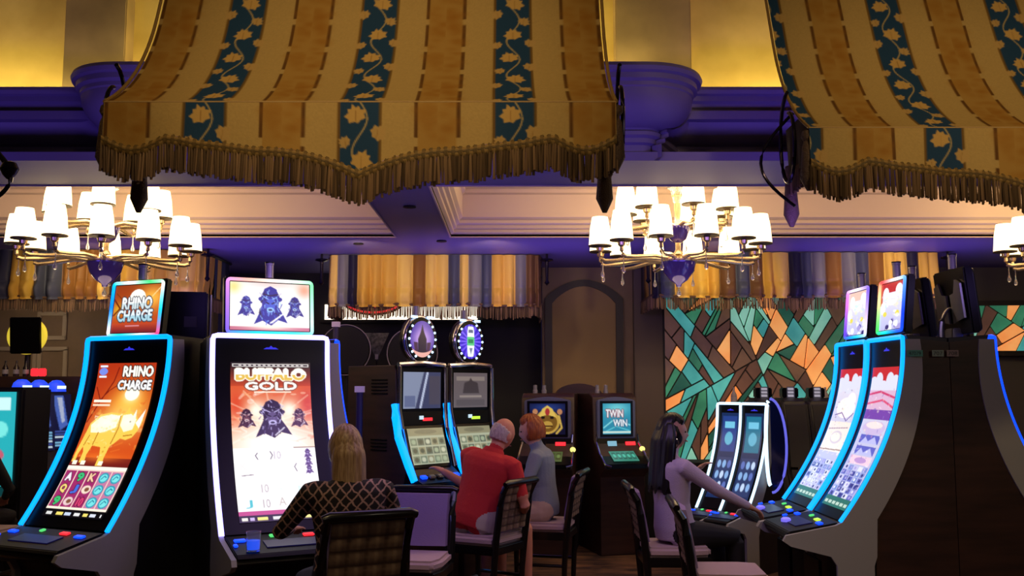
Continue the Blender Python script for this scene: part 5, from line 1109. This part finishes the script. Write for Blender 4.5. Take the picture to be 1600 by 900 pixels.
def hair_cap(t_, MH, m_, scale=(1.09, 1.1, 1.1), front=.30, low=-.35, bald=None, ridge=.03, seed=0, name='hair'):
    """cap of hair over the skull, pulled inside the head over the face"""
    rings = []
    for i in range(34):
        a = -math.pi / 2 + math.pi * (.02 + .96 * i / 33); ring = []
        for k in range(72):
            b = 2 * math.pi * k / 72; x, y, z = math.cos(a) * math.cos(b), math.cos(a) * math.sin(b), math.sin(a)
            f = 1 + ridge * math.sin(b * 17 + 2.4 * math.sin(z * 5 + seed)) * .6 + ridge * .5 * math.sin(b * 41 + z * 9)
            inside = (y > front - .55 * max(0, z - .25) and z < .62 + .1 * math.sin(b * 5)) or z < low + .25 * max(0, y)
            if bald and z > bald + .35 * max(0, -y): inside = True
            if inside: f = .80
            ring.append(MH @ Vector((x * .076 * scale[0] * f, (y * .094 * scale[1] - .006) * f, z * .115 * scale[2] * f)))
        rings.append(ring)
    return MB().rings(rings).build(name, m_, t_, smooth=80)
def long_hair(t_, MH, U, m_, zlen, width, back, seed, name='hair_fall'):
    """sheet of hair with thickness falling from the crown down the back, split in locks"""
    rows = []; n_ = 54
    for i in range(30):
        v = i / 29; top = MH @ Vector((0, -.022, .07)); z = top.z - zlen * v; ww = width * (.5 + .5 * math.sin(min(1, v * 2.6 + .1) * math.pi / 2) - .2 * max(0, v - .7)); dd = .55 + .45 * min(1, v * 4); ring = []
        cx = top.x; cy = top.y - back * v; zz = z
        for k in range(n_):
            a = 2 * math.pi * k / n_; r_ = 1 + .035 * math.sin(a * 13 + seed + 1.5 * v) + .02 * math.sin(a * 27 + 3 * v)
            dy = (.088 if math.sin(a) < 0 else .03) * (1 - .25 * v) * dd; tip = .03 * math.sin(a * 9 + seed) * v ** 4
            ring.append((cx + ww * math.cos(a) * r_, cy - .025 + dy * math.sin(a) * r_, zz + tip))
        rows.append(ring)
    return MB().rings(rows).build(name, m_, t_, smooth=80)
SK = mat('fair skin', (214, 160, 134), .55); SK2 = mat('ruddy skin', (206, 136, 112), .5); SK3 = mat('light olive skin', (208, 158, 130), .5)
H_BL = mat('ash blonde hair', (190, 158, 120), .45, noise=(14, (140, 108, 80), (9, 9, .6))); H_RED = mat('auburn hair', (176, 92, 36), .5, noise=(14, (126, 58, 22), (8, 8, 1))); H_BK = mat('black hair', (14, 11, 14), .35, noise=(14, (26, 20, 24), (9, 9, .6))); H_WH = mat('white hair', (206, 190, 184), .6, noise=(18, (170, 150, 146), (6, 6, 2)))
def lattice_mat():
    m = bpy.data.materials.new('black blouse with pale lattice print'); m.use_nodes = True; nt = m.node_tree; b = nt.nodes['Principled BSDF']; b.inputs['Roughness'].default_value = .8
    tc = nt.nodes.new('ShaderNodeTexCoord'); mx = nt.nodes.new('ShaderNodeMath'); mx.operation = 'MAXIMUM'
    for k, a in enumerate((.75, -.75)):
        mp = nt.nodes.new('ShaderNodeMapping'); mp.inputs['Rotation'].default_value = (0, a, .3); nt.links.new(tc.outputs['Object'], mp.inputs[0])
        wv = nt.nodes.new('ShaderNodeTexWave'); wv.inputs['Scale'].default_value = 7.5; wv.inputs['Distortion'].default_value = 1.6; wv.inputs['Detail Scale'].default_value = 3; nt.links.new(mp.outputs[0], wv.inputs['Vector']); nt.links.new(wv.outputs['Fac'], mx.inputs[k])
    rp = nt.nodes.new('ShaderNodeValToRGB'); rp.color_ramp.elements[0].position = .86; rp.color_ramp.elements[0].color = (*lin((22, 14, 18)), 1); rp.color_ramp.elements[1].position = .97; rp.color_ramp.elements[1].color = (*lin((176, 140, 130)), 1)
    nt.links.new(mx.outputs[0], rp.inputs[0]); nt.links.new(rp.outputs[0], b.inputs['Base Color']); return m
C_LAT = lattice_mat(); C_RED = mat('red polo cotton', (196, 42, 46), .85, bump=(60, .15)); C_GREY = mat('blue grey t-shirt cotton', (126, 136, 156), .85, bump=(60, .15)); C_LAV = mat('pale lilac knit', (196, 180, 208), .9, bump=(110, .2))
B_DK = mat('dark trousers', (22, 20, 28), .8); B_STONE = mat('stone shorts', (190, 178, 172), .85); B_BEIGE = mat('beige shorts', (196, 170, 156), .85); SHOE = mat('dark shoe', (20, 16, 16), .5)
# blonde woman at the buffalo game
t_, MH, U = person('blonde woman seen from behind in a dark lattice-print blouse', (-.84, 5.02, 0), R(26), (SK, C_LAT, B_DK, SHOE), (4, 0, 0), (0, 0, 0), lh=(-.2, .40, .84), rh=(.22, .36, .80), sleeve=1.75, build=1.08, lpole=(-1, -.3, -.8), rpole=(1, -.3, -.8), hs=1.0, tor=1.0)
hair_cap(t_, MH, H_BL, (1.16, 1.16, 1.12), .35, -.6, ridge=.02, seed=1); long_hair(t_, MH, U, H_BL, .36, .088, .05, 1)
MB().tube([U(-.09, -.05, .50), U(-.06, -.12, .42), U(.02, -.135, .28), U(.10, -.135, .15), U(.15, -.10, .05)], .014, 8, flat=.5).build('bag_strap', mat('black strap', (10, 8, 10), .4), t_)
# man in red
MANX, MANY = -.28, 7.30; t_, MH, U = person('grey-haired man in a red polo shirt leaning towards his neighbour', (MANX, MANY, 0), R(-40), (SK2, C_RED, B_STONE, SHOE), (16, 9, 0), (4, 0, -8), lh=(-.47, .16, .93), rh=(.22, .30, .66), sleeve=.66, pants=.5, build=1.26, lpole=(-.2, .4, -1), rpole=(1, -.8, -.2), knees=((-.12, .42), (.14, .42)), hs=1.04)
hair_cap(t_, MH, H_WH, (1.07, 1.08, 1.05), .12, -.55, bald=.22, ridge=.02, seed=3)
MB().rings([[U(r_ * math.cos(2 * math.pi * k / 20), -.018 + r_ * .9 * math.sin(2 * math.pi * k / 20), z) for k in range(20)] for z, r_ in ((.50, .098), (.535, .078), (.545, .07), (.54, .066))], cap=False).build('shirt_collar', C_RED, t_, smooth=60)
# red-haired woman
t_, MH, U = person('red-haired woman in a grey t-shirt seen in profile', (.25, 7.97, 0), R(80), (SK, C_GREY, B_BEIGE, SHOE), (6, 0, 0), (6, 0, 12), lh=(-.14, .30, .78), rh=(.10, .30, .82), sleeve=.62, pants=.5, build=1.04, lpole=(-1, -.5, -.8), rpole=(.7, -.6, -1), hs=1.02, tor=.95)
hair_cap(t_, MH, H_RED, (1.22, 1.2, 1.18), .40, -.62, ridge=.035, seed=5)
# dark-haired woman
t_, MH, U = person('dark-haired woman in a pale lilac sweater reaching for the deck', (1.13, 6.78, 0), R(-66), (SK3, C_LAV, B_DK, SHOE), (-3, 0, 0), (4, 0, -28), lh=(-.06, .22, 1.0), rh=(.30, .50, .735), sleeve=1.92, build=1.0, lpole=(.1, 1, -.8), rpole=(.8, -.3, -1), hs=1.03)
hair_cap(t_, MH, H_BK, (1.26, 1.2, 1.18), .12, -.6, ridge=.015, seed=2); long_hair(t_, MH, U, H_BK, .46, .132, .06, 4)
MB().tube([MH @ Vector((.085, .0 + .028 * math.cos(R(a)), -.065 + .034 * math.sin(R(a)))) for a in range(0, 360, 20)], .005, 6, True, up=(1, 0, 0)).build('hoop_earring', mat('bright silver', (235, 230, 245), .15, .9), t_)
# figure in shadow at the left edge
q = P(-8, 700, 7.9); t_, MH, U = person('person in dark clothes seated in shadow at the left edge', (q.x, 7.5, 0), R(-5), (SK2, B_DK, B_DK, SHOE), (6, 0, 0), (0, 0, 0), sleeve=1.8)
hair_cap(t_, MH, H_RED, (1.14, 1.14, 1.12), .3, -.5, seed=6)
# drinking glass with blue light on the buffalo machine's deck
q = P(396, 848, 5.62); t_ = thing('drinking_glass', 'clear tumbler glowing blue on the deck of the buffalo machine', 'glass', (q.x, 5.62, .668), 0)
MB().lathe([(.001, 0), (.038, 0), (.042, .11), (.040, .11), (.036, .008), (.001, .008)], 20).build('tumbler', M_crys, t_)
MB().lathe([(.001, .01), (.035, .01), (.037, .06), (.001, .06)], 18).build('drink', mat('blue lit drink', (30, 90, 220), .2, emit=(20, 90, 255), strength=1.2), t_)
